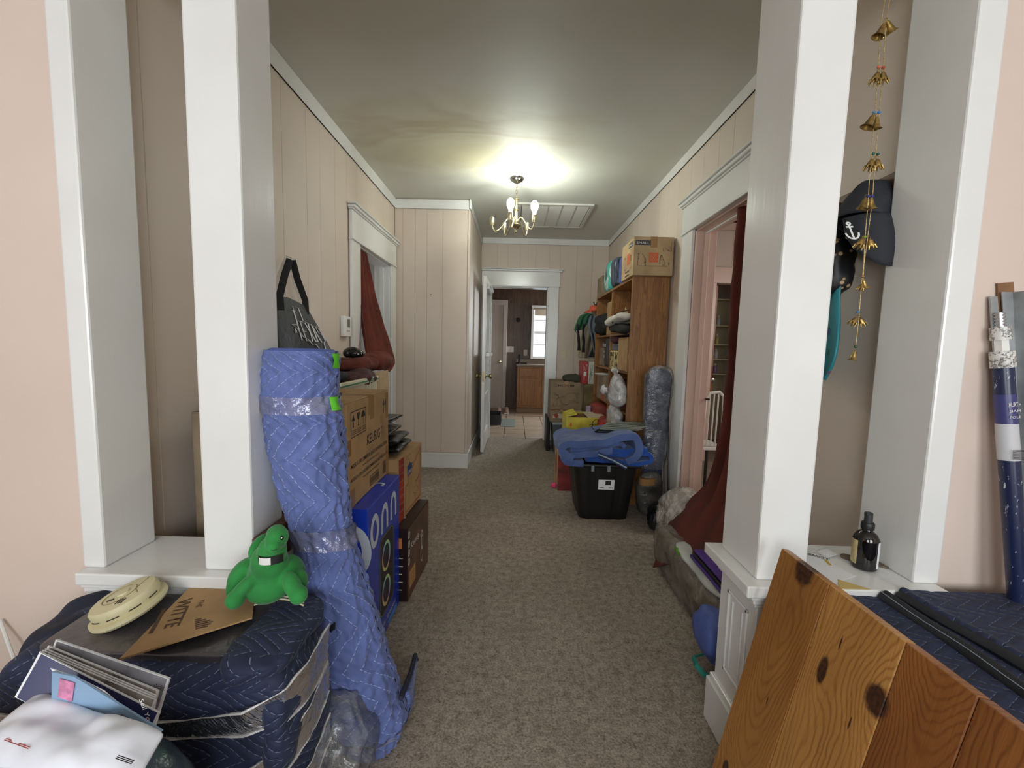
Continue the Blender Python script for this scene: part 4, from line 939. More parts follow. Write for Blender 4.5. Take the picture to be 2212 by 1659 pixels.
# cord by the wall
tag(MB().tube([curve3([at(0, 1340, 'y', 1.10), at(18, 1390, 'y', 1.08), at(38, 1450, 'y', 1.06), at(52, 1545, 'y', 1.04), Vector((-1.25, 1.0, .1)), Vector((-1.22, .95, .006))], i/24) for i in range(25)], .0045, 8).build('cable', WHITE, None, base=(-1.25, 1.0, 0)), 'white cord hanging down the pink wall to the floor', 'cord')
# bags on the floor by the quilt roll
tag(soft('clear_bag', CLEARBAG, None, (-.50, 1.07, .12), (.105, .12, .12), 2.4, amp=.035, fr=11, seed=41, cuts=26, ridge=True, base=(-.5, 1.07, 0)), 'crumpled clear plastic bag on the carpet between wrapped box and quilt roll', 'bag')
tag(soft('black_bag', BLACKPL, None, (-.535, 1.2, .27), (.07, .08, .27), 3, amp=.02, fr=9, seed=42, cuts=18, base=(-.535, 1.2, 0)), 'black sack standing behind the quilt roll foot', 'bag')
tag(MB().tube([at(px, py, 'y', 1.04) for px, py in ((640, 1452), (662, 1440), (690, 1444), (700, 1470), (690, 1500), (665, 1505), (650, 1490))], .007, 8, flat=.35).build('bag_handle', CLEARBAG, None, base=(-.5, 1.04, .35)), 'looped clear plastic handle above the crumpled bag', 'handle')
# ------------------------------------------------------------------ pine board leaning on the blanketed box
BO = Vector((.701, 1.04, .749)); D1 = Vector((0, -1, 0)); D2 = (Vector((.5629, 1.038, .1233))-BO); D2.x += 0; D2 = Vector((D2.x, 0, D2.z)).normalized(); BN = D1.cross(D2)   # BN looks into the room
if BN.x > 0: BN = -BN
bd = thing('pine_board', 'wide knotty pine board of glued planks leaning against the blanket-covered box', 'board', BO)
MBd = Matrix((D1, D2, D1.cross(D2))).transposed()
bd.rotation_euler = MBd.to_euler()
def board_xy(px, py):
    d = _f+_R*((px-1106)/FPX)-_U*((py-829.5)/FPX); n = D1.cross(D2); t_ = (BO-EYE).dot(n)/d.dot(n); q = EYE+d*t_-BO
    return q.dot(D1), q.dot(D2)
KN = [(.09, .012, .034, .040, 1.1), (.213, .167, .013, .036, 1.0), (.331, .128, .027, .032, 1.2), (.046, .59, .014, .022, 1.0), (.232, .09, .0022, .018, .3), (.30, .205, .0022, .016, .3), (.105, .34, .002, .012, .2)]
def pine():
    g = N('knotty_pine'); b = g.b; v = g.co(); x = g.xyz(v); ax, ay = x[0], x[1]; M = g.m2
    ge = lambda s: M('GREATER_THAN', ax, s)
    p1_, p2_, p3_, p4_ = ge(.1655), ge(.3445), ge(.46), ge(.62)
    plank = M('ADD', M('ADD', p1_, p2_), M('ADD', p3_, p4_))
    cv = g.n('ShaderNodeCombineXYZ'); g.l(ax, cv.inputs[0]); g.l(M('MULTIPLY', ay, .32), cv.inputs[1]); g.l(M('MULTIPLY', plank, 1.7), cv.inputs[2])
    wob = g.noise(cv.outputs[0], 16, 3, .5, .2); wob2 = g.noise(cv.outputs[0], 70, 2)
    def cath(ac, fb, k): return M('ADD', M('MULTIPLY', ay, fb), M('MULTIPLY', M('POWER', M('ABSOLUTE', M('SUBTRACT', ax, ac)), 1.7), k))
    straight = M('MULTIPLY', ax, 80)
    sel = lambda m_, a, b_: M('ADD', M('MULTIPLY', M('SUBTRACT', 1, m_), a), M('MULTIPLY', m_, b_))
    t_ = sel(p1_, cath(.085, 20, 520), straight); t_ = sel(p2_, t_, cath(.408, 34, 620)); t_ = sel(p3_, t_, straight)
    t_ = M('ADD', t_, M('ADD', M('MULTIPLY', wob, 4.2), M('MULTIPLY', wob2, .35)))
    dark = None
    for kx, ky, rx, ry, st in KN:
        dx = M('DIVIDE', M('SUBTRACT', ax, kx), rx); dy = M('DIVIDE', M('SUBTRACT', ay, ky), ry)
        d2 = M('ADD', M('MULTIPLY', dx, dx), M('MULTIPLY', dy, dy))
        if st > .5: t_ = M('ADD', t_, M('MULTIPLY', M('POWER', 2.718, M('MULTIPLY', d2, -.16)), 3.6*st))
        dist = M('ADD', M('SQRT', d2), M('MULTIPLY', g.noise(v, 90, 2), .3))
        k = g.n('ShaderNodeMapRange'); g.l(dist, k.inputs[0]); k.inputs[1].default_value = .85; k.inputs[2].default_value = 1.18; k.inputs[3].default_value = 1; k.inputs[4].default_value = 0
        dark = k.outputs[0] if dark is None else M('MAXIMUM', dark, k.outputs[0])
    wv = M('ADD', M('MULTIPLY', M('SINE', M('MULTIPLY', t_, 2*pi)), .5), .5)
    amp_ = g.noise(cv.outputs[0], 9, 2); fr = M('POWER', wv, 3.0)
    fr = M('MULTIPLY', fr, M('ADD', .08, M('MULTIPLY', amp_, 1.05)))
    col = g.ramp(fr, [(0, (198, 152, 90)), (.5, (178, 128, 70)), (1, (150, 102, 54))])
    fine = g.noise(g.scale(v, (300, 8, 1)), 1, 3); col = g.mix(.2, col, g.ramp(fine, [(.35, (150, 100, 50)), (.6, (214, 168, 102))]))
    broad = g.ramp(g.noise(cv.outputs[0], 5, 2), [(.35, (206, 190, 170)), (.65, (255, 250, 240))]); col = g.mix(1, col, broad, 'MULTIPLY')
    tone = g.ramp(M('DIVIDE', plank, 4), [(0, (238, 226, 208)), (.2, (238, 226, 208)), (.25, (255, 250, 238)), (.45, (255, 250, 238)), (.5, (214, 188, 164)), (.7, (214, 188, 164)), (.75, (204, 176, 150)), (1, (204, 176, 150))])
    col = g.mix(1, col, tone, 'MULTIPLY')
    kr = g.ramp(g.noise(v, 120, 3), [(.35, (46, 26, 14)), (.65, (84, 48, 24))])
    g.l(g.mix(dark, col, kr), b.inputs['Base Color'])
    b.inputs['Roughness'].default_value = .42; b.inputs['Coat Weight'].default_value = .15; b.inputs['Coat Roughness'].default_value = .35
    g.bump(M('ADD', M('MULTIPLY', fine, .5), M('MULTIPLY', fr, -.6)), .25, .003); return g.m
PINE = pine(); PLEN = .765
edges_ = [0, .1655, .3445, .4600, .62, .78]
for k, (a, b_) in enumerate(zip(edges_, edges_[1:])):
    mb = MB(); sg = -1 if D1.cross(D2).x > 0 else 1
    mb.box(a+.0005, b_-.0005, 0, PLEN, *sorted((0, -sg*.021)), .0016); mb.build('plank', PINE, bd, world=False, smooth=False)
# ------------------------------------------------------------------ blanket-covered box
bx2 = thing('blanket_covered_box', 'low box covered in folded navy moving blankets behind the pine board', 'box', (1.2, .72, 0))
def qtop(name, c, r, p, amp, fr, seed, cuts=50, m=QNAVY): return navy_surface(name, m, bx2, c, r, p, amp, fr, seed, cuts)
NAVY2 = quilt_mat('blue_navy_quilt', (40, 50, 86), (104, 120, 150), S=.05, A=.035, T=.035, thw=.022)
def qtop2(u, v):
    x = lr(u, .71, 1.95); y = lr(v, .1, 1.085); z = .596+.004*noise.noise(Vector((x*9, y*9, 2)))
    lim = .012*sin(x*7)*.3
    ridge = 0
    # folded layer: its edge runs from the cap towards the viewer
    s_ = (x-1.052)-(1.09-y)*.12+.003*sin(y*20)
    z += .018*max(0, min(1, s_/.012)) if s_ > 0 else 0
    z += .006*math.exp(-((s_-.02)/.012)**2)
    tri = abs((y/.07) % 1-.5); ph = (x+tri*.14)/.05; f = abs(ph % 1-.5); z += .002*(1-(f*2)**4)
    return Vector((x, y+lim*v, z))
NAVYQ = quilt_mat('navy_quilt_top', (25, 35, 66), (118, 134, 164), S=.05, A=.035, T=.035, thw=.024, cs=.2)
mb = MB(); mb.grid(qtop2, 230, 190, uvs=(1.24, .985)); mb.build('blanket', NAVYQ, bx2, ang=180, recalc=False)
mb = MB(); mb.grid(lambda u, v: Vector((.712, lr(u, .1, 1.085), lr(v, .597, 0))), 40, 20, uvs=(.98, .6)); mb.grid(lambda u, v: Vector((lr(u, .712, 1.95), 1.086, lr(v, .597, 0))), 40, 20, uvs=(1.2, .6)); mb.grid(lambda u, v: Vector((lr(u, .712, 1.95), .1, lr(v, .597, 0))), 40, 20, uvs=(1.2, .6)); mb.build('blanket_side', QNAVY, bx2, ang=180)
bind = mat('black_binding', (20, 22, 30), .6, bump=(200, .3, .002)); thr = mat('binding_thread', (150, 160, 175), .6)
def ln(off, z, y0=1.08, y1=.12, sl=.0): return [Vector((1.012+off+(1.09-y)*sl+.002*sin(y*23), y, z+.0015*sin(y*31))) for y in [lr(k/24, y0, y1) for k in range(25)]]
MB().tube(ln(.0, .604), .017, 8, flat=.5).build('binding', bind, bx2); MB().tube(ln(.042, .606, sl=.12), .013, 8, flat=.7).build('binding', bind, bx2)
MB().tube(ln(.004, .6135), .0011, 5).build('thread', thr, bx2); MB().tube(ln(-.006, .6130), .0011, 5).build('thread', thr, bx2)
# ------------------------------------------------------------------ things on the half wall cap
bt = thing('spray_bottle', 'dark amber spray bottle with black nozzle and cream label on the half wall cap', 'bottle', (1.062, 1.205, .6145))
c_ = (1.062, 1.205, .6145); AMB = mat('dark_amber_glass', (12, 8, 8), .06, spec=.8)
MB().lathe([(0, 0), (.026, 0), (.031, .004), (.032, .012), (.032, .085), (.031, .095), (.024, .108), (.0135, .116), (.0125, .122), (0, .122)], c_, 40).build('body', AMB, bt)
MB().lathe([(0, .121), (.016, .121), (.0165, .125), (.0165, .138), (.015, .141), (0, .141)], c_, 28).build('collar', mat('ribbed_black', (20, 20, 20), .45), bt)
mb = MB(); mb.lathe([(0, .14), (.0105, .14), (.010, .168), (0, .168)], c_, 16); mb.box(c_[0]-.010, c_[0]+.008, c_[1]-.007, c_[1]+.007, c_[2]+.158, c_[2]+.172, .002); mb.build('nozzle', mat('dark_grey_plastic', (48, 50, 52), .4), bt)
def cyl_label(name, m, a0, a1, z0, z1): 
    mb = MB(); mb.grid(lambda u, v: Vector((c_[0]+.0325*cos(lr(u, a0, a1)), c_[1]+.0325*sin(lr(u, a0, a1)), c_[2]+lr(v, z0, z1))), 16, 2); mb.build(name, m, bt)
cyl_label('label', mat('cream_label', (206, 188, 140), .5, var=(60, .15)), math.radians(118), math.radians(196), .016, .088)
cyl_label('label', PAPER, math.radians(-72), math.radians(-5), .012, .09)
for k, (px, py) in enumerate(((1906, 1222), (1830, 1205))):
    q = at(px, py, 'z', .6145); MB().lathe([(0, .0), (.017, 0), (.018, .002), (.018, .005), (.0165, .006), (.015, .0035), (0, .0035)], (0, 0, .0), 28).build('jar_lid', mat('dull_tin', (128, 112, 96), .5, metal=.4), tag(thing('jar_lid', 'small dull metal lid on the cap ' + ('beside the bottle base' if k == 0 else 'behind the bottle'), 'lid', q)), world=False)
rc = thing('receipt', 'store receipt printed with black letters lying upside down on the cap', 'receipt', (.95, 1.21, .6145))
MB().prism([(.875, 1.10, .6148), (1.0, 1.155, .6148), (.955, 1.30, .6148), (.85, 1.29, .6148)], (0, 0, .0006)).build('sheet', PAPER, rc, smooth=False)
ra, rb_ = at(1790, 1216, 'z', .6156), at(1742, 1203, 'z', .6156); uxr = (rb_-ra).normalized(); uyr = Z.cross(uxr)
if uyr.y > 0: uyr = -uyr
ra2 = at(1788, 1206, 'z', .6156); me_ = txt("LOWE'S", INK, rc, ra2, uxr, -uxr.cross(Z) if False else Vector((uxr.y, -uxr.x, 0))*-1, .016, .062, bold=.02)
strokes(INK, rc, [[(-.005, .004), (-.003, -.006), (.03, -.014), (.062, -.006), (.066, .004)]], ra2, uxr, Vector((-uxr.y, uxr.x, 0)), .0012, 'printed_outline')
strokes(INK, rc, [[(0, -.026-.010*k), (.06, -.030-.010*k)] for k in range(3)], ra2, uxr, Vector((-uxr.y, uxr.x, 0)), .0007, 'printed_lines')
patch(mat('mustard_print', (190, 160, 60), .5), rc, at(1797, 1222, 'z', .6154), Vector((.3, 1, 0)).normalized(), Vector((-1, .3, 0)).normalized(), .035, .008, 'yellow_strip')
r2 = thing('paper_slip', 'small printed paper slip curled on the cap by the lid', 'paper', (1.0, 1.285, .6147))
MB().prism([(.985, 1.255, .615), (1.035, 1.27, .620), (1.03, 1.31, .620), (.99, 1.30, .615)], (0, 0, .0006)).build('sheet', PAPER, r2, smooth=False)
tag(MB().prism([(.90, 1.087, .6146), (.985, 1.087, .6146), (.93, 1.135, .6146)], (0, 0, .0008)).build('yellow_envelope', mat('manila_paper', (206, 180, 112), .7), None, smooth=False, base=(.93, 1.1, .6146)), 'corner of a yellow manila envelope on the cap edge by the pine board', 'envelope')
# ------------------------------------------------------------------ bell string
bl = thing('bell_string', 'hanging string of small brass bells and coloured beads in the opening beside the white post', 'wind chime', (.965, 1.2, 1.3))
YB_ = 1.2
def bp_(px, py): return at(px, py, 'y', YB_)
def string(name, P_): MB().tube([bp_(*q) for q in P_], .0011, 6).build(name, mat('gold_cord', (176, 150, 100), .45, metal=.5, var=(400, .4)), bl)
top = bp_(1914, 0); s0 = Vector((top.x+.004, YB_, 2.339))
MB().tube([s0, bp_(1911, 0)], .0011, 6).build('string', BRASSD, bl); MB().tube([s0+X*.008, bp_(1921, 0)], .0011, 6).build('string', BRASSD, bl)
string('string', [(1911, 0), (1902, 60), (1897, 150), (1890, 245), (1881, 340), (1875, 435), (1868, 520), (1864, 610)])
string('string', [(1921, 0), (1913, 60), (1908, 150), (1899, 245), (1891, 340), (1884, 435), (1873, 520), (1861, 610), (1855, 690), (1848, 750)])
GOLDB = mat('bell_brass', (168, 140, 84), .35, metal=.9, var=(80, .3))
def bell(px, py, s=1.0, kind=0, tilt=0):
    q = bp_(px, py); h = .026*s; M_ = Matrix.Translation(q) @ Matrix.Rotation(tilt, 4, 'Y') @ Matrix.Rotation(.1, 4, 'X')
    mb = MB()
    if kind == 0: mb.lathe([(0, h*.5), (.003*s, h*.5), (.0045*s, h*.35), (.006*s, 0), (.0085*s, -h*.35), (.0125*s, -h*.5), (.0115*s, -h*.5), (.007*s, -h*.3), (.004*s, .3*h), (0, .3*h)], n=20, M=M_)
    else:
        mb.lathe([(0, h*.5), (.003*s, h*.48), (.006*s, h*.3), (.008*s, 0), (.009*s, -h*.15), (.008*s, -h*.15), (.004*s, .3*h), (0, .35*h)], n=18, M=M_)
        for k in range(7):
            a = k*2*pi/7; mb.tube([M_ @ Vector((.008*s*cos(a), .008*s*sin(a), -h*.1)), M_ @ Vector((.0115*s*cos(a), .0115*s*sin(a), -h*.5))], [.0028*s, .0012*s], 6)
    o = mb.build('bell', GOLDB, bl); MB().tube([M_ @ Vector((.004*cos(a), 0, h*.5+.004+.004*sin(a))) for a in [k*.6 for k in range(11)]], .0007, 5, cap=False).build('ring', GOLDB, o)
def bead(px, py, col, r=.0045): MB().ball(bp_(px, py), (r, r, r*.8), 6).build('bead', mat('bead_%d_%d_%d' % col, col, .25), bl)
bell(1903, 66, 1.25, 0, .35); bell(1921, 58, 1.25, 0, -.6)
for px, py, k, c1, c2 in ((1892, 165, 1, (196, 104, 72), (178, 70, 44)), (1880, 352, 1, (32, 96, 84), (26, 80, 70))):
    bead(px+6, py-20, c1); bead(px+16, py-19, c2); bell(px, py+4, 1.15, k, .2); bell(px+15, py+4, 1.15, k, -.2)
bead(1888, 243, (66, 132, 176)); bead(1899, 243, (56, 120, 190)); bell(1879, 262, 1.25, 0, .4); bell(1893, 266, 1.15, 0, -.1)
bead(1875, 424, (34, 34, 120)); bead(1884, 424, (40, 44, 140)); bell(1866, 439, 1.15, 0, .2); bell(1882, 440, 1.15, 0, -.2)
bead(1868, 512, (120, 150, 40)); bell(1858, 526, 1.1, 1, .35); bell(1880, 527, 1.1, 1, -.35)
bead(1863, 597, (150, 116, 70)); bell(1867, 614, .9, 0, -.4); bell(1860, 620, .8, 1, .3)
bead(1853, 674, (70, 120, 160)); bell(1844, 694, .95, 1, .5); bell(1861, 695, .95, 1, -.5)
bead(1848, 749, (30, 84, 48)); bell(1844, 769, 1.05, 0, .1)
# ------------------------------------------------------------------ caps and apron on the wall behind
rl = thing('peg_rail', 'dark wooden peg rail on the hall wall behind the caps', 'rail', (1.18, 1.5, 1.78))
MB().box(1.165, 1.189, 1.345, 1.95, 1.775, 1.82, .004).build('rail', mat('brown_wood', (104, 70, 48), .5), rl, smooth=False)
for k in range(4): MB().tube([(1.165, 1.42+.15*k, 1.79), (1.12, 1.42+.15*k, 1.80)], .007, 8).build('peg', mat('brown_peg', (96, 64, 42), .5), rl)
cp = thing('baseball_cap', 'charcoal baseball cap with a white anchor hanging on the peg rail', 'cap', (1.12, 1.42, 1.6))
CAPM = mat('charcoal_cotton', (44, 46, 52), .85, bump=(300, .3, .002))
def dome(u, v):
    a = u*2*pi; ph = v*pi/2; r = Vector((.072*cos(a)*cos(ph), .090*sin(a)*cos(ph), .138*sin(ph)))
    r += r.normalized()*(.008*noise.noise(r*22)); return Vector((1.117, 1.41, 1.68))+Matrix.Rotation(.25, 3, 'Y') @ r
mb = MB(); mb.grid(dome, 48, 20); o = mb.build('crown', CAPM, cp, ang=180, recalc=False); o.modifiers.new('t', 'SOLIDIFY').thickness = .003
def brim(u, v):
    a = lr(u, -pi*.98, .0); r0 = 1; q = Vector((.070*cos(a), .088*sin(a), 0)); q2 = Vector((.078*cos(a)+.012, .10*sin(a)-.01, -.165*sin(u*pi)**.6))
    return Vector((1.115, 1.41, 1.685))+q.lerp(q2, v)+Vector((0, -.012*sin(pi*v), 0))
mb = MB(); mb.grid(brim, 32, 10); o = mb.build('brim', CAPM, cp, ang=180, recalc=False); o.modifiers.new('t', 'SOLIDIFY').thickness = .004
aq = at(1838, 498, 'y', 1.305); ua, va = Vector((1, -.35, 0)).normalized(), Vector((-.2, 0, 1)).normalized()
strokes(WHITEINK, cp, [[(0, -.026), (0, .018)], [(-.009, .012), (.009, .012)], ring(0, .022, .004, .004), ring(0, -.008, .016, .019, 14, pi, 2*pi)], aq, ua, (va+ua*-.25).normalized(), .005, 'anchor_emblem')
c2 = tag(soft('knit_hat', mat('black_knit', (30, 30, 32), .9, bump=(150, .4, .003)), None, (1.10, 1.56, 1.70), (.075, .06, .09), 2.6, amp=.008, fr=20, seed=51, base=(1.1, 1.56, 1.62)), 'black knitted hat on the rail half hidden behind the white post', 'hat')
FLOR = N('floral_print'); vv = FLOR.co(); vo = FLOR.n('ShaderNodeTexVoronoi'); FLOR.l(vv, vo.inputs['Vector']); vo.inputs['Scale'].default_value = 42
FLOR.l(FLOR.ramp(vo.outputs['Distance'], [(.22, (190, 160, 120)), (.3, (60, 40, 30)), (.4, (18, 16, 18))]), FLOR.b.inputs['Base Color'])
tag(soft('floral_bag', FLOR.m, None, (1.10, 1.50, 1.55), (.05, .07, .10), 3, amp=.01, fr=16, seed=52, base=(1.1, 1.5, 1.45)), 'black bag with small tan flowers hanging under the knitted hat', 'bag')
TEAL = N('teal_apron_print'); vv = TEAL.co(); vo = TEAL.n('ShaderNodeTexVoronoi'); TEAL.l(vv, vo.inputs['Vector']); vo.inputs['Scale'].default_value = 16
msk = TEAL.ramp(vo.outputs['Distance'], [(.18, (1., 1., 1., 1)), (.24, (0, 0, 0, 1))]); cs_ = TEAL.xyz(vo.outputs['Color'])
TEAL.l(TEAL.mix(msk, (40, 128, 138), TEAL.ramp(cs_[0], [(.3, (176, 56, 48)), (.5, (28, 70, 130)), (.7, (30, 104, 70))])), TEAL.b.inputs['Base Color'])
ap = thing('apron', 'teal patterned apron hanging below the hats beside the white post', 'apron', (1.12, 1.5, 1.16))
sheet('cloth', TEAL.m, ap, [(1.12, 1.60, 1.58), (1.115, 1.62, 1.45), (1.11, 1.66, 1.25), (1.13, 1.6, 1.16)], [(1.105, 1.452, 1.58), (1.10, 1.44, 1.45), (1.085, 1.42, 1.25), (1.09, 1.47, 1.16)], 2, .010, 40, 40, out=(1, .3, 0), thick=.008, seed=3)
# ------------------------------------------------------------------ pole, channel and stick against the pink wall
po = thing('extension_pole', 'paint-spattered navy extension pole with white threaded tip leaning on the pink wall', 'pole', (1.4, 1.0, 0))
pa_, pb_ = at(2160, 700, 'y', 1.115), at(2197, 1250, 'y', 1.06); pd = (pb_-pa_).normalized(); pe = pa_+pd*((pa_.z-.01)/-pd.z)
def pt(d): return pa_+pd*d
def ptube(name, a, b_, r, m, n=16): return MB().tube([pt(a), pt(b_)], r, n).build(name, m, po)
POLEM = N('navy_spattered'); vv = POLEM.co(); POLEM.l(POLEM.ramp(POLEM.noise(POLEM.scale(vv, (90, 90, 30)), 1.2, 4, .7), [(.62, (24, 34, 68)), (.68, (190, 196, 205))]), POLEM.b.inputs['Base Color']); POLEM.b.inputs['Roughness'].default_value = .3
SPAT = N('white_spattered'); vv = SPAT.co(); SPAT.l(SPAT.ramp(SPAT.noise(vv, 60, 4, .7), [(.50, (216, 214, 208)), (.56, (60, 60, 64)), (.62, (214, 210, 205))]), SPAT.b.inputs['Base Color']); SPAT.b.inputs['Roughness'].default_value = .4
L_ = (pe-pa_).length
ptube('tube', .10, L_, .0205, POLEM.m, 20)
mb = MB(); mb.tube([pt(-.03), pt(.01)], .0085, 12)
for k in range(5): mb.tube([pt(-.028+.008*k), pt(-.024+.008*k)], .0115, 14)
mb.build('threaded_tip', mat('silver_thread', (170, 170, 172), .35, metal=.8), po)
ptube('coupling', .008, .042, .020, SPAT.m, 16); ptube('hex_collar', .042, .075, .015, WHITE, 6); ptube('clamp', .072, .115, .0245, SPAT.m, 10)
MB().ball(pt(.10)+Vector((-.012, -.018, 0)), (.012, .010, .012)).build('clamp_screw', SPAT.m, po)
for a, b_, m_ in ((.185, .262, mat('violet_label', (58, 58, 112), .35)), (.262, .358, mat('grey_label', (196, 196, 198), .5))): ptube('label', a, b_, .0212, m_, 20)
nf = Vector((-.1, -1, 0)).normalized(); sx = pd.cross(nf).normalized()
if sx.x < 0: sx = -sx
for s, d, h, m_ in (('HURT \u2022', .215, .011, WHITEINK), ('SIAM', .229, .006, WHITEINK), ('POLE', .245, .006, WHITEINK)): txt(s, m_, po, pt(d)+nf*.0222-sx*.013, sx, -pd, h, .026)
strokes(INK, po, [[(0, .003*k), (.028, .003*k)] for k in range(9)], pt(.352)+nf*.0222-sx*.014, sx, -pd, .0013, 'printed_bars')
sc_ = thing('metal_channel', 'galvanised slotted steel channel leaning behind the pole', 'channel', (1.42, 1.03, 0))
ca_, cb_ = at(2184, 630, 'y', 1.118), at(2214, 1250, 'y', 1.07); cdv = (cb_-ca_).normalized(); cl_ = (ca_.z-.005)/-cdv.z
def chan(name, x0, x1, y0, y1, a=0, b_=None):
    b_ = b_ or cl_; o1 = ca_+cdv*a; o2 = ca_+cdv*b_
    MB().prism([o1+X*x0+Y*y0, o1+X*x1+Y*y0, o1+X*x1+Y*y1, o1+X*x0+Y*y1], o2-o1).build(name, STEEL, sc_, smooth=False)
chan('flange', .012, .015, -.02, .008); chan('web', -.016, .014, .006, .009); chan('lip', .015, .030, -.02, -.017)
sc2 = thing('steel_strip', 'short end of a galvanised strip behind the white threaded tip', 'strip', (1.19, 1.11, 1.3))
qa = at(2147, 640, 'y', 1.128); MB().prism([qa+X*-.010, qa+X*.010, qa+X*.010+Y*.004, qa+X*-.010+Y*.004], (pe-pa_)+X*.01).build('strip', STEEL, sc2, smooth=False)
ws = thing('wooden_stick', 'brown wooden stir stick sticking up behind the steel channel', 'stick', (1.22, 1.13, 1.4))
qa = at(2172, 612, 'y', 1.134); MB().prism([qa+X*-.021+Z*0, qa+X*.021+Z*.004, qa+X*.021+Y*.004, qa+X*-.021+Y*.004], ((pe-pa_)+X*.02)*.3).build('stick', mat('stick_wood', (136, 98, 66), .7, var=(9, .2)), ws, smooth=False)
# ------------------------------------------------------------------ bookcase
bc = thing('bookcase', 'tall open oak bookcase packed with boxes and cloths against the hall wall', 'bookcase', (1.045, 3.98, 0))
SX0, SX1, SY0, SY1, SH = .892, 1.18, 3.275, 4.69, 1.81
for nm, q in (('side_panel', (SX0, SX1, SY0, SY0+.02, 0, SH)), ('side_panel', (SX0, SX1, SY1-.02, SY1, 0, SH)), ('divider', (SX0+.004, SX1, 3.965, 3.985, .06, SH-.02)), ('top_board', (SX0, SX1, SY0+.02, SY1-.02, SH-.02, SH)), ('back_panel', (SX1-.008, SX1, SY0+.02, SY1-.02, .02, SH-.02)), ('plinth', (SX0+.01, SX0+.025, SY0+.02, SY1-.02, 0, .06))):
    MB().box(*q, .0015).build(nm, OAK, bc, smooth=False)
for y0, y1 in ((SY0+.02, 3.965), (3.985, SY1-.02)):
    for z in (.06, .40, .74, 1.07, 1.385): MB().box(SX0+.004, SX1-.01, y0, y1, z-.018, z, .0015).build('shelf', OAK, bc, smooth=False)
# boxes on top
ORG = mat('orange_logo', (206, 92, 48), .6); GREYBLK = mat('charcoal_print', (62, 60, 62), .6)
t, F, w_, d_, h_ = carton('small_moving_box', 'brown moving carton printed SMALL on the near end of the bookcase top'.replace(' SMALL', ' for small goods'), .873, 1.175, 3.22, 3.56, SH, SH+.285, CARD2, rz=.0)
def logo(k, x, z, s):
    fp(t, F, k, ORG, x, z, s, s, 'printed_logo'); fs(t, F, k, [[(x+s*(.1+.2*j), z+s*.08), (x+s*(.3+.2*j) if j < 3 else x+s*.95, z+s*(.5 if j < 3 else .3))] for j in range(4)]+[[(x+s*(.05+.2*j), z+s*.45), (x+s*(.35+.2*j) if j < 3 else x+s*.95, z+s*.9)] for j in range(3)], wd=s*.045, m=CARD2)
fp(t, F, 'F', GREYBLK, .012, .222, .115, .036); ft(t, F, 'F', 'SMALL', .02, .23, .018, .095, WHITEINK, off=.002); logo('F', .118, .098, .07)
fs(t, F, 'F', scribble(21, .06, .09, 6), .035, .07, .0024); fs(t, F, 'F', scribble(22, .07, .08, 6), .2, .07, .0024); fs(t, F, 'F', scribble(23, .07, .07, 4), .22, .18, .002); fs(t, F, 'F', [[(.04, .068), (.26, .07)]], wd=.003)
fp(t, F, 'L', GREYBLK, .2, .222, .12, .036); ft(t, F, 'L', 'SMALL', .21, .23, .018, .10, WHITEINK, off=.002); logo('L', .16, .1, .085); fs(t, F, 'L', scribble(24, .08, .1, 6), .06, .07, .0024); fs(t, F, 'L', scribble(25, .07, .1, 5), .255, .06, .0024)
for k, s in enumerate(('~ab', '~abc')): ft(t, F, 'L', s, .12, .045-.03*k, .016, .12)
pk = thing('diaper_pack', 'turquoise plastic pack with white and black print on the bookcase top', 'package', (1.0, 4.08, SH))
g = N('turquoise_pack_print'); v_ = g.co(); x_ = g.xyz(v_); b1 = g.ramp(g.noise(g.scale(v_, (3, 9, 4)), 1.2, 2), [(.48, (58, 172, 160)), (.52, (220, 226, 222)), (.6, (40, 150, 142)), (.66, (36, 40, 48))]); g.l(b1, g.b.inputs['Base Color']); g.b.inputs['Roughness'].default_value = .3
soft('pack', g.m, pk, (1.02, 4.20, SH+.15), (.135, .15, .15), 5, amp=.012, fr=9, seed=61)
p2 = tag(soft('dark_plastic_pack', mat('black_print_pack', (44, 52, 66), .3, var=(14, .8)), None, (1.0, 3.93, SH+.14), (.12, .085, .14), 5, amp=.01, fr=9, seed=62, base=(1.0, 3.93, SH)), 'black and grey printed plastic pack beside the turquoise one', 'package')
p3 = tag(soft('blue_plastic_pack', mat('blue_print_pack', (70, 96, 170), .3, var=(20, .5)), None, (1.02, 3.72, SH+.13), (.12, .10, .13), 5, amp=.01, fr=9, seed=63, base=(1.02, 3.72, SH)), 'blue plastic pack between the dark pack and the brown carton', 'package')
t, F, w_, d_, h_ = carton('shelf_top_carton', 'plain brown carton at the far end of the bookcase top', .89, 1.16, 4.42, 4.68, SH, SH+.2, CARD3); fs(t, F, 'L', scribble(27, .12, .1, 5), .05, .05, .0025, BROWNINK)
# far bay, top row
carton('shelf_carton', 'plain carton standing in the far bay upper compartment', .90, 1.12, 4.01, 4.17, 1.386, 1.70, CARD)
tag(soft('black_backpack', BLACKFAB, None, (.97, 4.42, 1.50), (.13, .17, .11), 3, amp=.02, fr=11, seed=64, base=(.97, 4.42, 1.386)), 'black strapped bag stuffed beside the carton in the far upper compartment', 'bag')
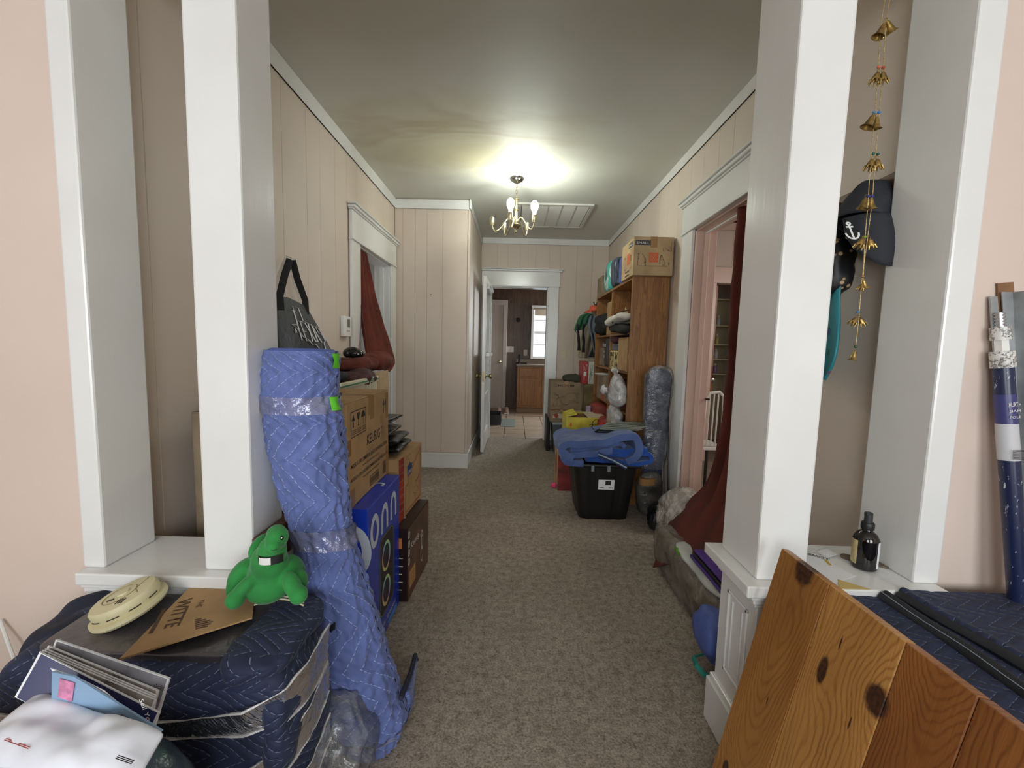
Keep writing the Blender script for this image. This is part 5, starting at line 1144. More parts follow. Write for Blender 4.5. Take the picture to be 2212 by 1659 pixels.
# far bay, second row
tb2 = thing('printed_carrier_bag', 'dark grey carrier bag with white print in the bookcase far bay', 'bag', (1.0, 4.18, 1.071)); soft('body', mat('charcoal_bag', (56, 56, 54), .45, var=(6, .2)), tb2, (1.0, 4.16, 1.22), (.10, .13, .148), 6, amp=.008, fr=8, seed=65)
txt('Fiesta', WHITEINK, tb2, (.893, 4.27, 1.27), -Y, Z, .04, .15); txt('SAN', WHITEINK, tb2, (.893, 4.22, 1.21), -Y, Z, .022, .07); txt('ANT', WHITEINK, tb2, (.893, 4.22, 1.16), -Y, Z, .035, .07)
carton('shelf_carton', 'small brown carton beside the grey carrier bag', .93, 1.14, 4.34, 4.60, 1.071, 1.26, CARD3)
# near bay, second row
for k, (a, b_) in enumerate(((3.80, 3.955), (3.62, 3.775))):
    t, F, w_, d_, h_ = carton('patterned_carton', 'cream carton with black pattern, ' + ('against the bookcase divider' if k == 0 else 'next to the tall plain carton'), .90, 1.12, a, b_, 1.071, 1.235, mat('cream_card', (206, 188, 128), .6), tape=False)
    fs(t, F, 'L', scribble(30+k, .13, .13, 14), .01, .015, .006, INK)
tag(MB().box(.91, 1.12, 3.63, 3.95, 1.2365, 1.30, .01).build('grey_case', mat('grey_case', (96, 98, 104), .5, var=(9, .15)), None, smooth=False, base=(1.01, 3.79, 1.2365)), 'flat grey case lying on the patterned cartons', 'case')
t, F, w_, d_, h_ = carton('shelf_carton', 'tall pale carton by the near side panel of the bookcase', .885, 1.13, 3.32, 3.60, 1.071, 1.345, CARD); 
tag(soft('maroon_shirt', mat('dark_maroon', (66, 24, 30), .85, var=(9, .2)), None, (.985, 3.79, 1.335), (.11, .16, .033), 3, amp=.012, fr=16, seed=66, base=(.985, 3.79, 1.30)), 'dark maroon shirt folded on the grey case', 'shirt')
tag(soft('black_jacket', BLACKFAB, None, (.93, 3.58, 1.43), (.11, .27, .045), 3, amp=.02, fr=10, seed=67, base=(.93, 3.58, 1.386), M=Matrix.Rotation(.10, 4, 'X')), 'black jacket folded under the white cloth', 'jacket')
wc = thing('white_cloth', 'white cloth tied with dark cord spilling from the upper compartment', 'cloth', (.92, 3.6, 1.45)); soft('cloth', mat('white_linen', (208, 202, 190), .8, var=(8, .1)), wc, (.915, 3.60, 1.49), (.125, .27, .038), 3, amp=.02, fr=9, seed=68, cuts=20, M=Matrix.Rotation(-.10, 4, 'X'))
MB().tube([(.80, 3.70, 1.44), (.80, 3.66, 1.50), (.90, 3.62, 1.55), (1.0, 3.58, 1.54)], .004, 6).build('cord', BLACKFAB, wc); MB().tube([(.80, 3.5, 1.46), (.82, 3.48, 1.54), (.92, 3.44, 1.57)], .004, 6).build('cord', BLACKFAB, wc)
tag(MB().prism([(.93, 3.50, 1.53), (.93, 3.60, 1.61), (.93, 3.66, 1.53)], (.004, 0, 0)).build('card_corner', CARD2, None, smooth=False, base=(.93, 3.58, 1.53)), 'corner of a brown card poking up behind the white cloth', 'card')
# third row
t, F, w_, d_, h_ = carton('shelf_carton', 'red-brown carton with a curved line in the far bay third row', .88, 1.14, 4.02, 4.42, .741, .985, CARD3, tape=False); fp(t, F, 'L', mat('orange_brown_print', (150, 76, 46), .6), .24, .0, .155, .14, 'printed_panel'); fs(t, F, 'L', [ring(.16, .2, .1, .05, 12, pi, 2*pi)], wd=.003)
pt_ = tag(MB().lathe([(0, 0), (.10, 0), (.12, .012), (.118, .015), (.098, .004), (0, .004)], (0, 0, 0), 32).build('white_tray', WHITE, None), 'round white tray lying on the red-brown carton', 'tray'); pt_.location = (.93, 4.2, .986)
tag(soft('rolled_bag', mat('white_print_bag', (206, 208, 214), .4, var=(30, .3)), None, (.895, 4.06, .85), (.05, .045, .055), 2.2, amp=.01, fr=20, seed=70, base=(.895, 4.06, .80)), 'crumpled white wrapper poking out beside the divider', 'wrapper')
t, F, w_, d_, h_ = carton('maroon_box', 'maroon printed box behind the white plastic bag', .90, 1.14, 3.62, 3.95, .741, .965, mat('maroon_card', (98, 36, 34), .5), tape=False); ft(t, F, 'L', '~abcd', .06, .15, .016, .12, WHITEINK); ft(t, F, 'L', '~abc', .1, .12, .01, .07, WHITEINK)
wbg = thing('white_plastic_bag', 'knotted white plastic bag hanging out over the bookcase shelves', 'bag', (.82, 3.4, .6))
soft('bag', WHITEBAG, wbg, (.845, 3.42, .91), (.065, .15, .145), 2.2, amp=.018, fr=7, seed=71, cuts=34, fn=lambda s: Vector((s.x*(1-.25*s.z/.145), s.y*(1-.3*s.z/.145), s.z))); soft('bag_skirt', WHITEBAG, wbg, (.85, 3.49, .68), (.05, .17, .11), 2.2, amp=.02, fr=8, seed=72, cuts=30)
mb = MB()
for k in range(7): a = k*.5-1.4; mb.tube([(.84, 3.42, 1.04), (.83+.02*cos(a*2), 3.42+.05*sin(a), 1.08), (.82, 3.42+.13*sin(a), 1.085+.03*cos(a*3))], [.012, .014, .004], 6, flat=.4)
mb.build('knot', WHITEBAG, wbg)
# lower rows
for k, (c, r, lab) in enumerate((((.90, 3.90, .52), (.10, .13, .10), 'dark red bag slumped in the lower compartment by the divider'), ((.86, 3.58, .50), (.10, .24, .09), 'bright red bag bulging from the lower compartment under the white plastic'))):
    tag(soft('red_bag', mat('red_cloth_%d' % k, ((128, 34, 30), (176, 26, 26))[k], .5, bump=(12, .6, .01)), None, c, r, 2.8, amp=.025, fr=8, seed=73+k, cuts=22, base=(c[0], c[1], .41)), lab, 'bag')
tag(soft('red_parcel', mat('dull_red_card', (136, 50, 40), .6, var=(9, .3)), None, (.92, 4.28, .56), (.12, .2, .13), 5, amp=.01, fr=9, seed=76, base=(.92, 4.28, .41)), 'dull red parcel in the far bay lower compartment', 'parcel')
tag(soft('grey_white_bag', GREYBAG, None, (.82, 3.42, .27), (.13, .2, .26), 2.6, amp=.03, fr=7, seed=77, cuts=26, ridge=True, base=(.82, 3.42, 0)), 'greyish white full plastic bag on the floor before the bookcase', 'bag')
# ------------------------------------------------------------------ cartons between bookcase and far doorway
GREYBIN = mat('grey_plastic_bin', (84, 88, 92), .5)
gbn = thing('grey_storage_bin', 'grey plastic storage bin with a pale lid under the stacked cartons', 'bin', (.62, 4.95, 0))
mb = MB(); mb.prism([(.49, 4.72, 0), (.80, 4.72, 0), (.82, 4.70, .37), (.46, 4.70, .37)], (0, .42, 0)); mb.build('tub', GREYBIN, gbn, smooth=False)
MB().box(.445, .83, 4.685, 5.13, .37, .40, .008).build('lid', mat('pale_lid', (150, 158, 162), .5), gbn, smooth=False)
tag(MB().box(.40, .445, 4.95, 5.25, 0, .41, .01).build('black_case', BLACKPL, None, smooth=False, base=(.42, 5.1, 0)), 'slim black case standing beside the grey bin', 'case')
t, F, w_, d_, h_ = carton('fruit_carton', 'flat carton with red and white tape print on the grey bin', .42, .82, 4.72, 5.12, .401, .522, CARD3, tape=False)
g = N('red_white_tape'); v_ = g.co(); g.l(g.ramp(g.noise(v_, 22, 3), [(.45, (150, 60, 46)), (.52, (200, 184, 160))]), g.b.inputs['Base Color']); fp(t, F, 'F', g.m, .03, .045, .33, .05, 'printed_tape'); fp(t, F, 'T', g.m, .02, .02, .35, .3, 'printed_tape')
t, F, w_, d_, h_ = carton('medium_moving_box', 'medium moving carton stacked by the far doorway with handwriting', .425, .795, 4.84, 5.18, .523, .86, CARD3)
fs(t, F, 'F', [rect(.04, .275, .03, .026)], wd=.004, m=BROWNINK); ft(t, F, 'F', 'MEDIUM', .085, .275, .026, .19, BROWNINK, bold=.02); fs(t, F, 'F', scribble(41, .3, .16, 9), .03, .04, .003, BROWNINK)
tag(soft('olive_hat', mat('olive_cloth', (58, 62, 48), .9), None, (.70, 4.90, .89), (.13, .08, .05), 2.2, amp=.015, fr=12, seed=80, base=(.7, 4.9, .86)), 'olive green cap on the medium carton', 'cap')
t, F, w_, d_, h_ = carton('olive_box', 'tall olive brown box in the gap before the bookcase end', .80, 1.12, 4.72, 4.82, 0, .845, mat('olive_card', (104, 88, 52), .6, var=(9, .3)), tape=False)
for k, (x0, x1, c, lab) in enumerate(((.765, .835, (164, 44, 42), 'red printed book box with white numerals'), (.838, .905, (196, 200, 188), 'white and green printed book box beside the red one'))):
    t, F, w_, d_, h_ = carton('book_box', lab, x0, x1, 4.72, 4.98, .846, 1.10, mat('book_card_%d' % k, c, .45), tape=False)
    ft(t, F, 'F', '1' if k == 0 else 'G', .02, .09, .05, .03, WHITEINK if k == 0 else mat('green_print', (96, 140, 60), .5)); fs(t, F, 'F', scribble(45+k, .05, .2, 5), .01, .02, .002, WHITEINK if k == 0 else INK)
# coats on hooks beyond the bookcase
cr = thing('coat_rack', 'wooden coat hook board on the hall wall beyond the bookcase', 'rack', (1.18, 5.0, 1.6))
MB().box(1.165, 1.19, 4.75, 5.35, 1.62, 1.70, .004).build('board', OAK, cr, smooth=False)
for k in range(4): MB().tube([(1.165, 4.82+.14*k, 1.64), (1.11, 4.82+.14*k, 1.64), (1.10, 4.82+.14*k, 1.67)], .006, 6).build('hook', CHROME, cr)
ct_ = thing('beige_coat', 'beige canvas coat hanging beyond the bookcase', 'coat', (.95, 4.95, 1.13)); sheet('cloth', mat('beige_canvas', (150, 138, 118), .9, bump=(8, .7, .02)), ct_, [(.87, 4.84, 1.66), (.80, 4.84, 1.5), (.76, 4.86, 1.3), (.745, 4.86, 1.14)], [(1.13, 4.86, 1.66), (1.14, 4.86, 1.5), (1.14, 4.88, 1.3), (1.13, 4.88, 1.12)], 3, .03, 50, 40, out=(0, -1, 0), thick=.02, seed=4)
jk = thing('grey_jacket', 'grey jacket sleeve over the beige coat', 'jacket', (.88, 4.78, 1.3)); sheet('cloth', mat('grey_cloth', (104, 112, 122), .85), jk, [(.83, 4.77, 1.62), (.82, 4.76, 1.5), (.87, 4.76, 1.34), (.90, 4.77, 1.18)], [(.95, 4.78, 1.62), (.95, 4.77, 1.5), (.96, 4.78, 1.34), (.96, 4.79, 1.18)], 2, .014, 30, 30, out=(0, -1, 0), thick=.016, seed=6)
sheet('trim_band', BLACKFAB, jk, [(.86, 4.755, 1.42), (.88, 4.75, 1.3), (.86, 4.755, 1.2), (.84, 4.76, 1.15)], [(.885, 4.755, 1.42), (.905, 4.75, 1.3), (.90, 4.755, 1.2), (.93, 4.76, 1.15)], 1, .004, 6, 20, out=(0, -1, 0), thick=.01)
gb2 = thing('green_bag', 'dark green drawstring bag hanging in front of the coats', 'bag', (.76, 4.78, 1.44)); GRC = mat('dark_green_cloth', (26, 84, 56), .7, bump=(14, .6, .01))
sheet('cloth', GRC, gb2, [(.80, 4.74, 1.635), (.72, 4.74, 1.60), (.685, 4.74, 1.52), (.67, 4.75, 1.45)], [(.85, 4.75, 1.635), (.84, 4.75, 1.60), (.81, 4.75, 1.54), (.76, 4.76, 1.46)], 2, .014, 24, 20, out=(0, -1, 0), thick=.02, seed=9)
MB().tube([(.69, 4.735, 1.50), (.675, 4.735, 1.44), (.70, 4.735, 1.40), (.715, 4.735, 1.46)], .008, 6, flat=.4).build('strap', GRC, gb2)
for k in range(2):
    o_ = [(.70+.065*k, 4.725, 1.52), (.705+.055*k, 4.72, 1.42), (.715+.055*k, 4.72, 1.32), (.72+.05*k, 4.725, 1.225-.02*k)]
    tag(MB().tube([curve3(o_, q_/14) for q_ in range(15)], [.014+.012*q_/14+.003*sin(q_) for q_ in range(15)], 8, flat=.5).build('black_strap', BLACKFAB, None, base=o_[-1]), ('slimmer black strap hanging under the green bag', 'thicker black sleeve hanging beside the strap')[k], 'strap')
oc = thing('orange_cap', 'coral orange cap on top of the hanging coats', 'cap', (.88, 4.76, 1.65)); CORAL = mat('coral_cloth', (206, 88, 62), .8)
soft('crown', CORAL, oc, (.89, 4.77, 1.695), (.065, .06, .04), 2.2, amp=.012, fr=14, seed=86); MB().prism([(.765, 4.73, 1.655), (.83, 4.72, 1.685), (.86, 4.72, 1.67), (.80, 4.73, 1.64)], (0, .07, .004)).build('visor', CORAL, oc, smooth=False)
bh = thing('black_hat', 'small black strapped hat above the coral cap', 'hat', (.95, 4.76, 1.7)); soft('crown', BLACKFAB, bh, (.955, 4.76, 1.735), (.055, .045, .032), 2.4, amp=.016, fr=16, seed=87); MB().tube([(.91, 4.75, 1.75), (.88, 4.74, 1.735), (.865, 4.74, 1.77)], .006, 6).build('strap', BLACKFAB, bh)
# yellow box with open flaps
YELC = mat('yellow_card', (206, 192, 62), .5, var=(14, .12)); yb = thing('yellow_box', 'bright yellow carton with open flaps and black handwriting before the bookcase', 'box', (.69, 4.05, .30))
mb = MB()
for q in ((.50, .875, 3.88, 3.884), (.50, .875, 4.216, 4.22), (.50, .504, 3.884, 4.216), (.871, .875, 3.884, 4.216)): mb.box(*q, .301, .60)
mb.box(.504, .871, 3.884, 4.216, .301, .305); mb.build('body', YELC, yb, smooth=False)
MB().prism([(.505, 3.884, .60), (.505, 4.2, .60), (.60, 4.18, .635), (.60, 3.89, .625)], (0, 0, .004)).build('flap', YELC, yb, smooth=False); MB().prism([(.70, 3.884, .601), (.874, 3.884, .601), (.874, 4.2, .603), (.70, 4.2, .603)], (0, 0, .004)).build('flap', mat('card_inside', (196, 184, 160), .7), yb, smooth=False)
MB().prism([(.53, 3.89, .58), (.72, 3.89, .58), (.72, 4.19, .585), (.53, 4.19, .585)], (0, 0, .004)).build('inner_flap', mat('brown_inner_card', (110, 76, 40), .7), yb, smooth=False)
strokes(INK, yb, scribble(51, .1, .12, 9), Vector((.72, 3.8795, .42)), X, Z, .004); MB().box(.535, .55, 3.877, 3.88, .515, .545).build('red_mark', ORG, yb, smooth=False)
carton('plain_carton', 'brown carton underneath the yellow box', .50, .88, 3.89, 4.22, 0, .30, CARD3)
for k, (a, c) in enumerate(((.745, (168, 150, 172)), (.80, (70, 48, 84)))):
    tag(MB().box(a, a+.045, 4.24, 4.27, 0, .66-.01*k, .002).build('purple_box', mat('purple_card_%d' % k, c, .5, var=(30, .3)), None, smooth=False, base=(a+.02, 4.25, 0)), ('pale lilac', 'dark purple')[k]+' slim box standing behind the yellow carton', 'box')
# red box and toy by the black tote
t, F, w_, d_, h_ = carton('red_carton', 'red printed carton with brown side behind the black storage tote', .40, .80, 3.56, 3.87, 0, .335, CARD, tape=False); fp(t, F, 'F', mat('dark_red_print', (128, 40, 36), .5, var=(14, .3)), 0, 0, .4, .335, 'printed_panel'); poly(mat('red_oval', (146, 50, 40), .5), t, ring(.15, .2, .05, .1, 16), F['L'][0], -Y, Z, 'printed_oval', world=False)
tag(MB().ball((.375, 3.62, .028), (.026, .026, .024)).build('pink_ball', mat('pink_fluff', (226, 72, 120), .9, bump=(80, .8, .01)), None, base=(.375, 3.62, 0)), 'small pink fluffy ball on the carpet by the red carton', 'ball')
# black storage tote
to = thing('storage_tote', 'large black plastic storage tote with a white product label on the carpet', 'tote', (.68, 3.15, 0))
def tote(u0, z0, z1, m=BLACKPL):
    mb = MB(); cx, cy = .68, 3.16; lv = [(.178, .19, 0), (.183, .195, .01), (.236, .235, .40)]
    def rr(u, v):
        n = 2; k = min(int(v*n), 1); f = v*n-k; a, b_, z = [lr(f, lv[k][i], lv[k+1][i]) for i in range(3)]; th = u*2*pi
        c, s = cos(th), sin(th); q = (abs(c)**7+abs(s)**7)**(-1/7); rib = .004 if (abs(((u*8) % 1)-.5) < .16) else 0
        return Vector((cx+(a-rib)*c*q, cy+(b_-rib)*s*q, z))
    mb.grid(rr, 128, 12); return mb
mb = tote(0, 0, 0); mb.box(.51, .85, 2.985, 3.335, .002, .01); mb.build('tub', BLACKPL, to, ang=50)
MB().box(.43, .93, 2.915, 3.405, .40, .425, .012).build('lid', BLACKPL, to, smooth=False)
for x_ in (.575, .69): MB().box(x_-.011, x_+.011, 2.905, 2.92, .375, .42, .003).build('latch', mat('grey_latch', (120, 126, 130), .4), to, smooth=False)
lo = Vector((.625, 2.942, .235)); lv_ = Vector((0, -.115, 1)).normalized(); patch(PAPER, to, lo, X, lv_, .115, .075, 'label', off=.004, t=.001); patch(INK, to, lo+X*.05+lv_*.035-Y*.003, X, lv_, .04, .034, 'printed_picture')
for xx_, nn_ in ((.075, 3), (.01, 5)): small_print(INK, to, lo+X*xx_+lv_*.012-Y*.003, X, lv_, nn_, .032, .006, True)
# folded blue blankets on the tote
BLW = mat('dusty_blue_blanket', (76, 96, 146), .85, var=(6, .12), bump=(9, .5, .02), sheen=.2); BLB = mat('bright_blue_fleece', (30, 74, 150), .9, var=(6, .2), bump=(10, .6, .02), sheen=.3)
tag(folded('blue_fleece', BLB, None, [(.52, .46), (.80, .445), (.94, .45), (.985, .475), (.95, .51), (.80, .50), (.62, .49), (.56, .50), (.62, .525), (.86, .53), (.96, .545)], 2.90, 3.34, .028, 2, base=(.735, 3.12, .426)), 'bright blue fleece blanket folded on the tote lid', 'blanket')
fb_ = thing('dusty_blue_blanket', 'dusty blue blanket folded on top of the bright blue one', 'blanket', (.62, 3.1, .52))
folded('fold', BLW, fb_, [(.42, .47), (.36, .50), (.345, .545), (.40, .578), (.50, .58), (.64, .60), (.76, .632), (.84, .635), (.88, .60), (.885, .54), (.85, .49), (.80, .46)], 2.87, 3.30, .05, 5)
folded('fold', BLW, fb_, [(.50, .435), (.44, .44), (.38, .455), (.37, .485), (.46, .50), (.60, .515), (.70, .53)], 2.88, 3.28, .045, 6)
folded('fold', BLW, fb_, [(.40, .52), (.52, .535), (.66, .565), (.76, .585), (.80, .56)], 2.90, 3.28, .03, 8)
for k in range(3): MB().tube([(.60, 2.862, .525-.011*k), (.70, 2.850, .488-.011*k), (.80, 2.858, .435-.011*k)], .0055, 6).build('stripe', (mat('navy_stripe', (34, 44, 84), .7), mat('pale_stripe', (150, 172, 186), .7), mat('navy_stripe_low', (34, 44, 84), .7))[k], fb_)
hg = thing('coat_hangers', 'tangle of grey and black plastic hangers on the blue blanket', 'hangers', (.68, 3.1, .63))
for k in range(6):
    z_ = .642+.009*k; x0_ = .60+.02*k
    MB().tube([(x0_, 3.02+.02*k, z_), (x0_+.12, 3.12, z_+.012), (x0_+.30, 3.05+.02*k, z_+.004), (x0_+.28, 3.02, z_), (x0_, 3.0+.02*k, z_)], .005, 6, cap=False).build('hanger', (BLACKPL, mat('sage_hanger_%d' % k, (128, 134, 120), .4))[k > 1], hg)
MB().tube([(.60, 3.05, .65), (.58, 3.04, .67), (.585, 3.03, .715), (.61, 3.03, .735), (.63, 3.03, .72)], .0028, 6).build('hook', BLACKPL, hg)
MB().tube([(.80, 3.0, .66), (.95, 3.02, .665), (1.05, 3.02, .655)], .0025, 6).build('wire', CHROME, hg)
# long wrapped item standing by the bookcase
wr_ = thing('wrapped_ironing_board', 'tall round-topped board wrapped in navy cloth and clear plastic beside the bookcase', 'board', (1.07, 3.08, 0))
def cap_(u, v, o=0):
    a = lr(u, 0, pi); 
    return Vector((1.075+(.10+o)*cos(a)*(1), 0, 0))
def capsule(off, z0, z1, m, name, y0=3.06, y1=3.11, hw=.098, hwb=.075, amp=.0):
    mb = MB()
    def fn(u, v):
        a = u*2*pi; zt = z1; z = lr(v, z0, z1); top = max(0, (z-(z1-hw))/hw); ww = lr((z-z0)/(z1-z0), hwb, hw)*math.sqrt(max(0.0004, 1-top*top))+off
        p_ = Vector((1.075+.012*(1-v)*-1+ww*cos(a), (y0+y1)/2+((y1-y0)/2+off)*sin(a)*(1 if abs(sin(a)) < .7 else 1), z))
        if amp: p_ += Vector((cos(a), sin(a), 0))*amp*(1-2*abs(noise.noise(Vector((p_.x*22, p_.y*22, p_.z*7)))))
        return p_
    mb.grid(fn, 44, 90, uvs=(.4, z1-z0)); return mb.build(name, m, wr_, ang=180, recalc=False)
capsule(0, .32, 1.12, QNAVY, 'padded_cover'); 
FILM2 = film('clear_wrap', .16, .1, (200, 206, 212), 7, 1.0)
capsule(.012, .60, 1.14, FILM2, 'plastic_wrap', amp=.006); capsule(.010, .36, .66, FILM2, 'plastic_wrap', amp=.008)
soft('wrapped_foot', mat('grey_wrapped', (86, 84, 80), .3, var=(6, .4), bump=(16, .9, .02)), wr_, (1.04, 3.07, .17), (.10, .06, .17), 3, amp=.012, fr=10, seed=95, cuts=18); MB().tube([(1.03, 3.07, .255), (1.03, 3.07, .305)], .108, 20, flat=.6).build('tape_band', TAPE, wr_)
bm = thing('broom', 'thin dark broom handle leaning in the corner beside the wrapped board', 'broom', (1.16, 3.0, 0)); MB().tube([(1.165, 2.98, .03), (1.16, 3.12, .80)], .010, 8).build('handle', mat('dark_handle', (42, 40, 40), .5), bm); MB().tube([(1.125, 3.0, .03), (1.135, 3.14, .72)], .008, 8).build('handle', mat('taupe_handle', (96, 88, 80), .5), bm)
mb = MB()
for k in range(14): mb.tube([(1.10+.007*k, 2.98+.004*(k % 3), .12), (1.085+.0095*k, 2.97+.006*(k % 3), .004)], .004, 5)
o = mb.build('bristles', BLACKPL, bm); o['kind'] = 'stuff'
# floor clutter near the doorway curtain
tag(soft('black_trash_bag', GLBAG, None, (1.07, 2.84, .07), (.10, .10, .075), 2.4, amp=.025, fr=12, seed=96, cuts=18, ridge=True, base=(1.07, 2.84, 0)), 'small crumpled black bag on the carpet beside the wrapped board', 'bag')
tag(soft('crumpled_plastic', film('bag_film_clear', .7, .2, (214, 206, 194), 9), None, (1.04, 2.46, .20), (.12, .14, .20), 2.4, amp=.03, fr=9, seed=97, cuts=26, ridge=True, base=(1.04, 2.46, 0)), 'crumpled clear plastic heap in front of the doorway casing', 'plastic')
pkg = thing('wrapped_package', 'long brown paper package wrapped in clear plastic along the wall', 'package', (1.0, 1.95, 0))
soft('paper_parcel', mat('kraft_paper', (128, 104, 76), .7, var=(5, .2), bump=(14, .8, .015)), pkg, (1.01, 1.95, .115), (.155, .50, .112), 6, amp=.014, fr=8, seed=98, cuts=28); soft('plastic_wrap', film('parcel_film', .3, .15, (214, 206, 190), 8, 1.0), pkg, (1.01, 1.95, .122), (.166, .515, .12), 5, amp=.018, fr=9, seed=99, cuts=36, ridge=True)
for k in range(3): tag(MB().box(.865+.006*k, 1.12, 1.62, 1.93-.01*k, .262+.018*k, .276+.018*k, .002, M=Matrix.Translation((0, 0, 0)) @ Matrix.Rotation(-.0, 4, 'X')).build('folder', (mat('purple_folder', (74, 44, 128), .5), BLACKPL, mat('violet_folder', (88, 54, 146), .5))[k], None, smooth=False, base=(1.05, 1.77, .262+.018*k)), ('purple folder at the bottom of the stack on the parcel', 'black folder between two purple folders', 'purple folder topmost of the stack on the parcel')[k], 'folder')
tag(soft('white_garment', mat('white_green_cloth', (196, 198, 192), .7, var=(6, .12)), None, (.97, 1.86, .247), (.13, .26, .014), 4, amp=.01, fr=12, seed=100, cuts=16, base=(.97, 1.86, .235)), 'white folded cloth under the purple folders', 'cloth')
tag(soft('lime_wrapper', mat('lime_plastic', (96, 158, 48), .4), None, (.872, 2.03, .235), (.03, .06, .02), 2.3, amp=.01, fr=20, seed=101, base=(.872, 2.03, .22)), 'lime green wrapper on the edge of the parcel', 'wrapper')
tag(soft('blue_cloth_bag', mat('periwinkle_cloth', (78, 96, 162), .6, bump=(12, .6, .01)), None, (.80, 1.545, .15), (.055, .09, .10), 2.5, amp=.02, fr=12, seed=102, cuts=18, base=(.8, 1.545, .05)), 'small blue cloth bag beside the half wall and parcel', 'bag')
tag(MB().tube([(.79, 1.46, .02), (.74, 1.47, .04), (.725, 1.50, .05), (.735, 1.55, .045), (.78, 1.57, .04)], .010, 8, flat=.4).build('teal_strap', mat('teal_webbing', (30, 130, 116), .6), None, base=(.75, 1.5, 0)), 'looped teal webbing strap on the carpet by the half wall', 'strap')
# doorway curtain
cu2 = thing('curtain', 'long rust velvet curtain hanging in the bedroom doorway and trailing over the parcel', 'curtain', (1.15, 2.2, 0))
RUST2 = mat('deep_rust_velvet', (92, 36, 25), .9, var=(4, .25), bump=(12, .3, .01))
sheet('curtain_panel', RUST2, cu2, [(1.24, 2.47, 2.045), (1.24, 2.45, 1.5), (1.22, 2.42, .95), (1.13, 2.38, .50), (.94, 2.38, .27), (.81, 2.27, .02)], [(1.24, 1.99, 2.045), (1.235, 2.0, 1.5), (1.22, 2.0, .95), (1.13, 1.92, .60), (1.02, 1.84, .42), (.89, 1.86, .29)], 3.5, .022, 80, 80, out=(1, 0, 0), thick=.004, seed=1.5, ampf=lambda v: 1 if v < .6 else max(.15, 1-(v-.6)*3.4))
MB().tube([(1.25, 1.96, 2.03), (1.25, 2.89, 2.03)], .009, 8).build('curtain_rod', WHITE, cu2)
# bedroom glimpses: door, shelves with bottles, towel, knob
dd = thing('bedroom_door', 'varnished brown door standing open beyond the bedroom', 'door', (2.22, 4.9, 0)); MB().box(2.205, 2.24, 4.72, 5.4, .02, 1.98, .003).build('door_leaf', mat('varnished_oak', (150, 84, 36), .35, var=(4, .2, (8, 8, 1))), dd, smooth=False)
MB().lathe([(0, 0), (.025, 0), (.012, .02), (.028, .045), (.02, .06), (0, .064)], n=16, M=Matrix.Translation((2.222, 4.72, .93)) @ Matrix.Rotation(pi/2, 4, 'X')).build('door_handle', CHROME, dd)
bs = thing('bathroom_shelf', 'white bathroom shelf unit with bottles seen past the open brown door', 'shelf', (2.5, 5.75, .9))
for z_ in (.95, 1.15, 1.35, 1.6, 1.95): MB().box(2.3, 2.95, 5.65, 5.88, z_-.015, z_, .002).build('shelf', mat('cream_shelf', (206, 196, 160), .5), bs, smooth=False)
MB().box(2.3, 2.95, 5.88, 5.89, .3, 1.95).build('back_panel', mat('cream_back', (196, 190, 160), .6), bs, smooth=False)
for q in ((2.3, 2.315), (2.935, 2.95)): MB().box(q[0], q[1], 5.65, 5.88, 0, 1.95).build('side_panel', TRIM, bs, smooth=False)
rb = random.Random(4); b0 = None
for i, z_ in enumerate((.95, 1.15, 1.35, 1.6)):
    for j in range(4):
        c = ((200, 204, 210), (96, 130, 180), (206, 190, 120), (150, 110, 160), (190, 196, 200))[rb.randrange(5)]
        q = (2.36+.13*j, 5.74, z_); t = thing('toiletry_bottle', 'small toiletry bottle on the bathroom shelf', 'bottle', q, group='toiletries on the bathroom shelf')
        MB().lathe([(0, 0), (.026, 0), (.028, .01), (.028, .09), (.014, .11), (0, .11)], n=12).build('body', mat('bottle_%d%d' % (i, j), c, .3), t, world=False); MB().lathe([(0, .109), (.012, .109), (.012, .135), (0, .135)], n=10).build('cap', WHITE, t, world=False)
tw = thing('white_chair', 'white chair back partly seen through the bedroom doorway', 'chair', (1.64, 3.4, 0)); mb = MB(); mb.tube([(1.56, 3.4, .45), (1.57, 3.4, .85), (1.60, 3.4, .91), (1.68, 3.4, .92), (1.72, 3.4, .88), (1.73, 3.4, .45)], .013, 8); mb.build('back_frame', WHITE, tw)
for k in range(3): MB().tube([(1.60+.035*k, 3.4, .47), (1.605+.035*k, 3.4, .905)], .006, 6).build('spindle', WHITE, tw)
MB().box(1.54, 1.76, 3.4, 3.7, .43, .46, .008).build('seat', WHITE, tw, smooth=False)
for x_, y_ in ((1.56, 3.41), (1.74, 3.41), (1.56, 3.68), (1.74, 3.68)): MB().tube([(x_, y_, 0), (x_, y_, .43)], .014, 8).build('leg', mat('dark_leg', (50, 40, 36), .5), tw)
sl = thing('slide_bolt', 'small dark slide bolt on the bedroom door jamb', 'bolt', at(1527, 862, 'y', 2.86)); q = at(1527, 862, 'y', 2.86); MB().box(q.x-.012, q.x+.014, 2.845, 2.864, q.z-.006, q.z+.006, .002).build('bolt', mat('dark_metal', (60, 52, 46), .4, metal=.8), sl, smooth=False)
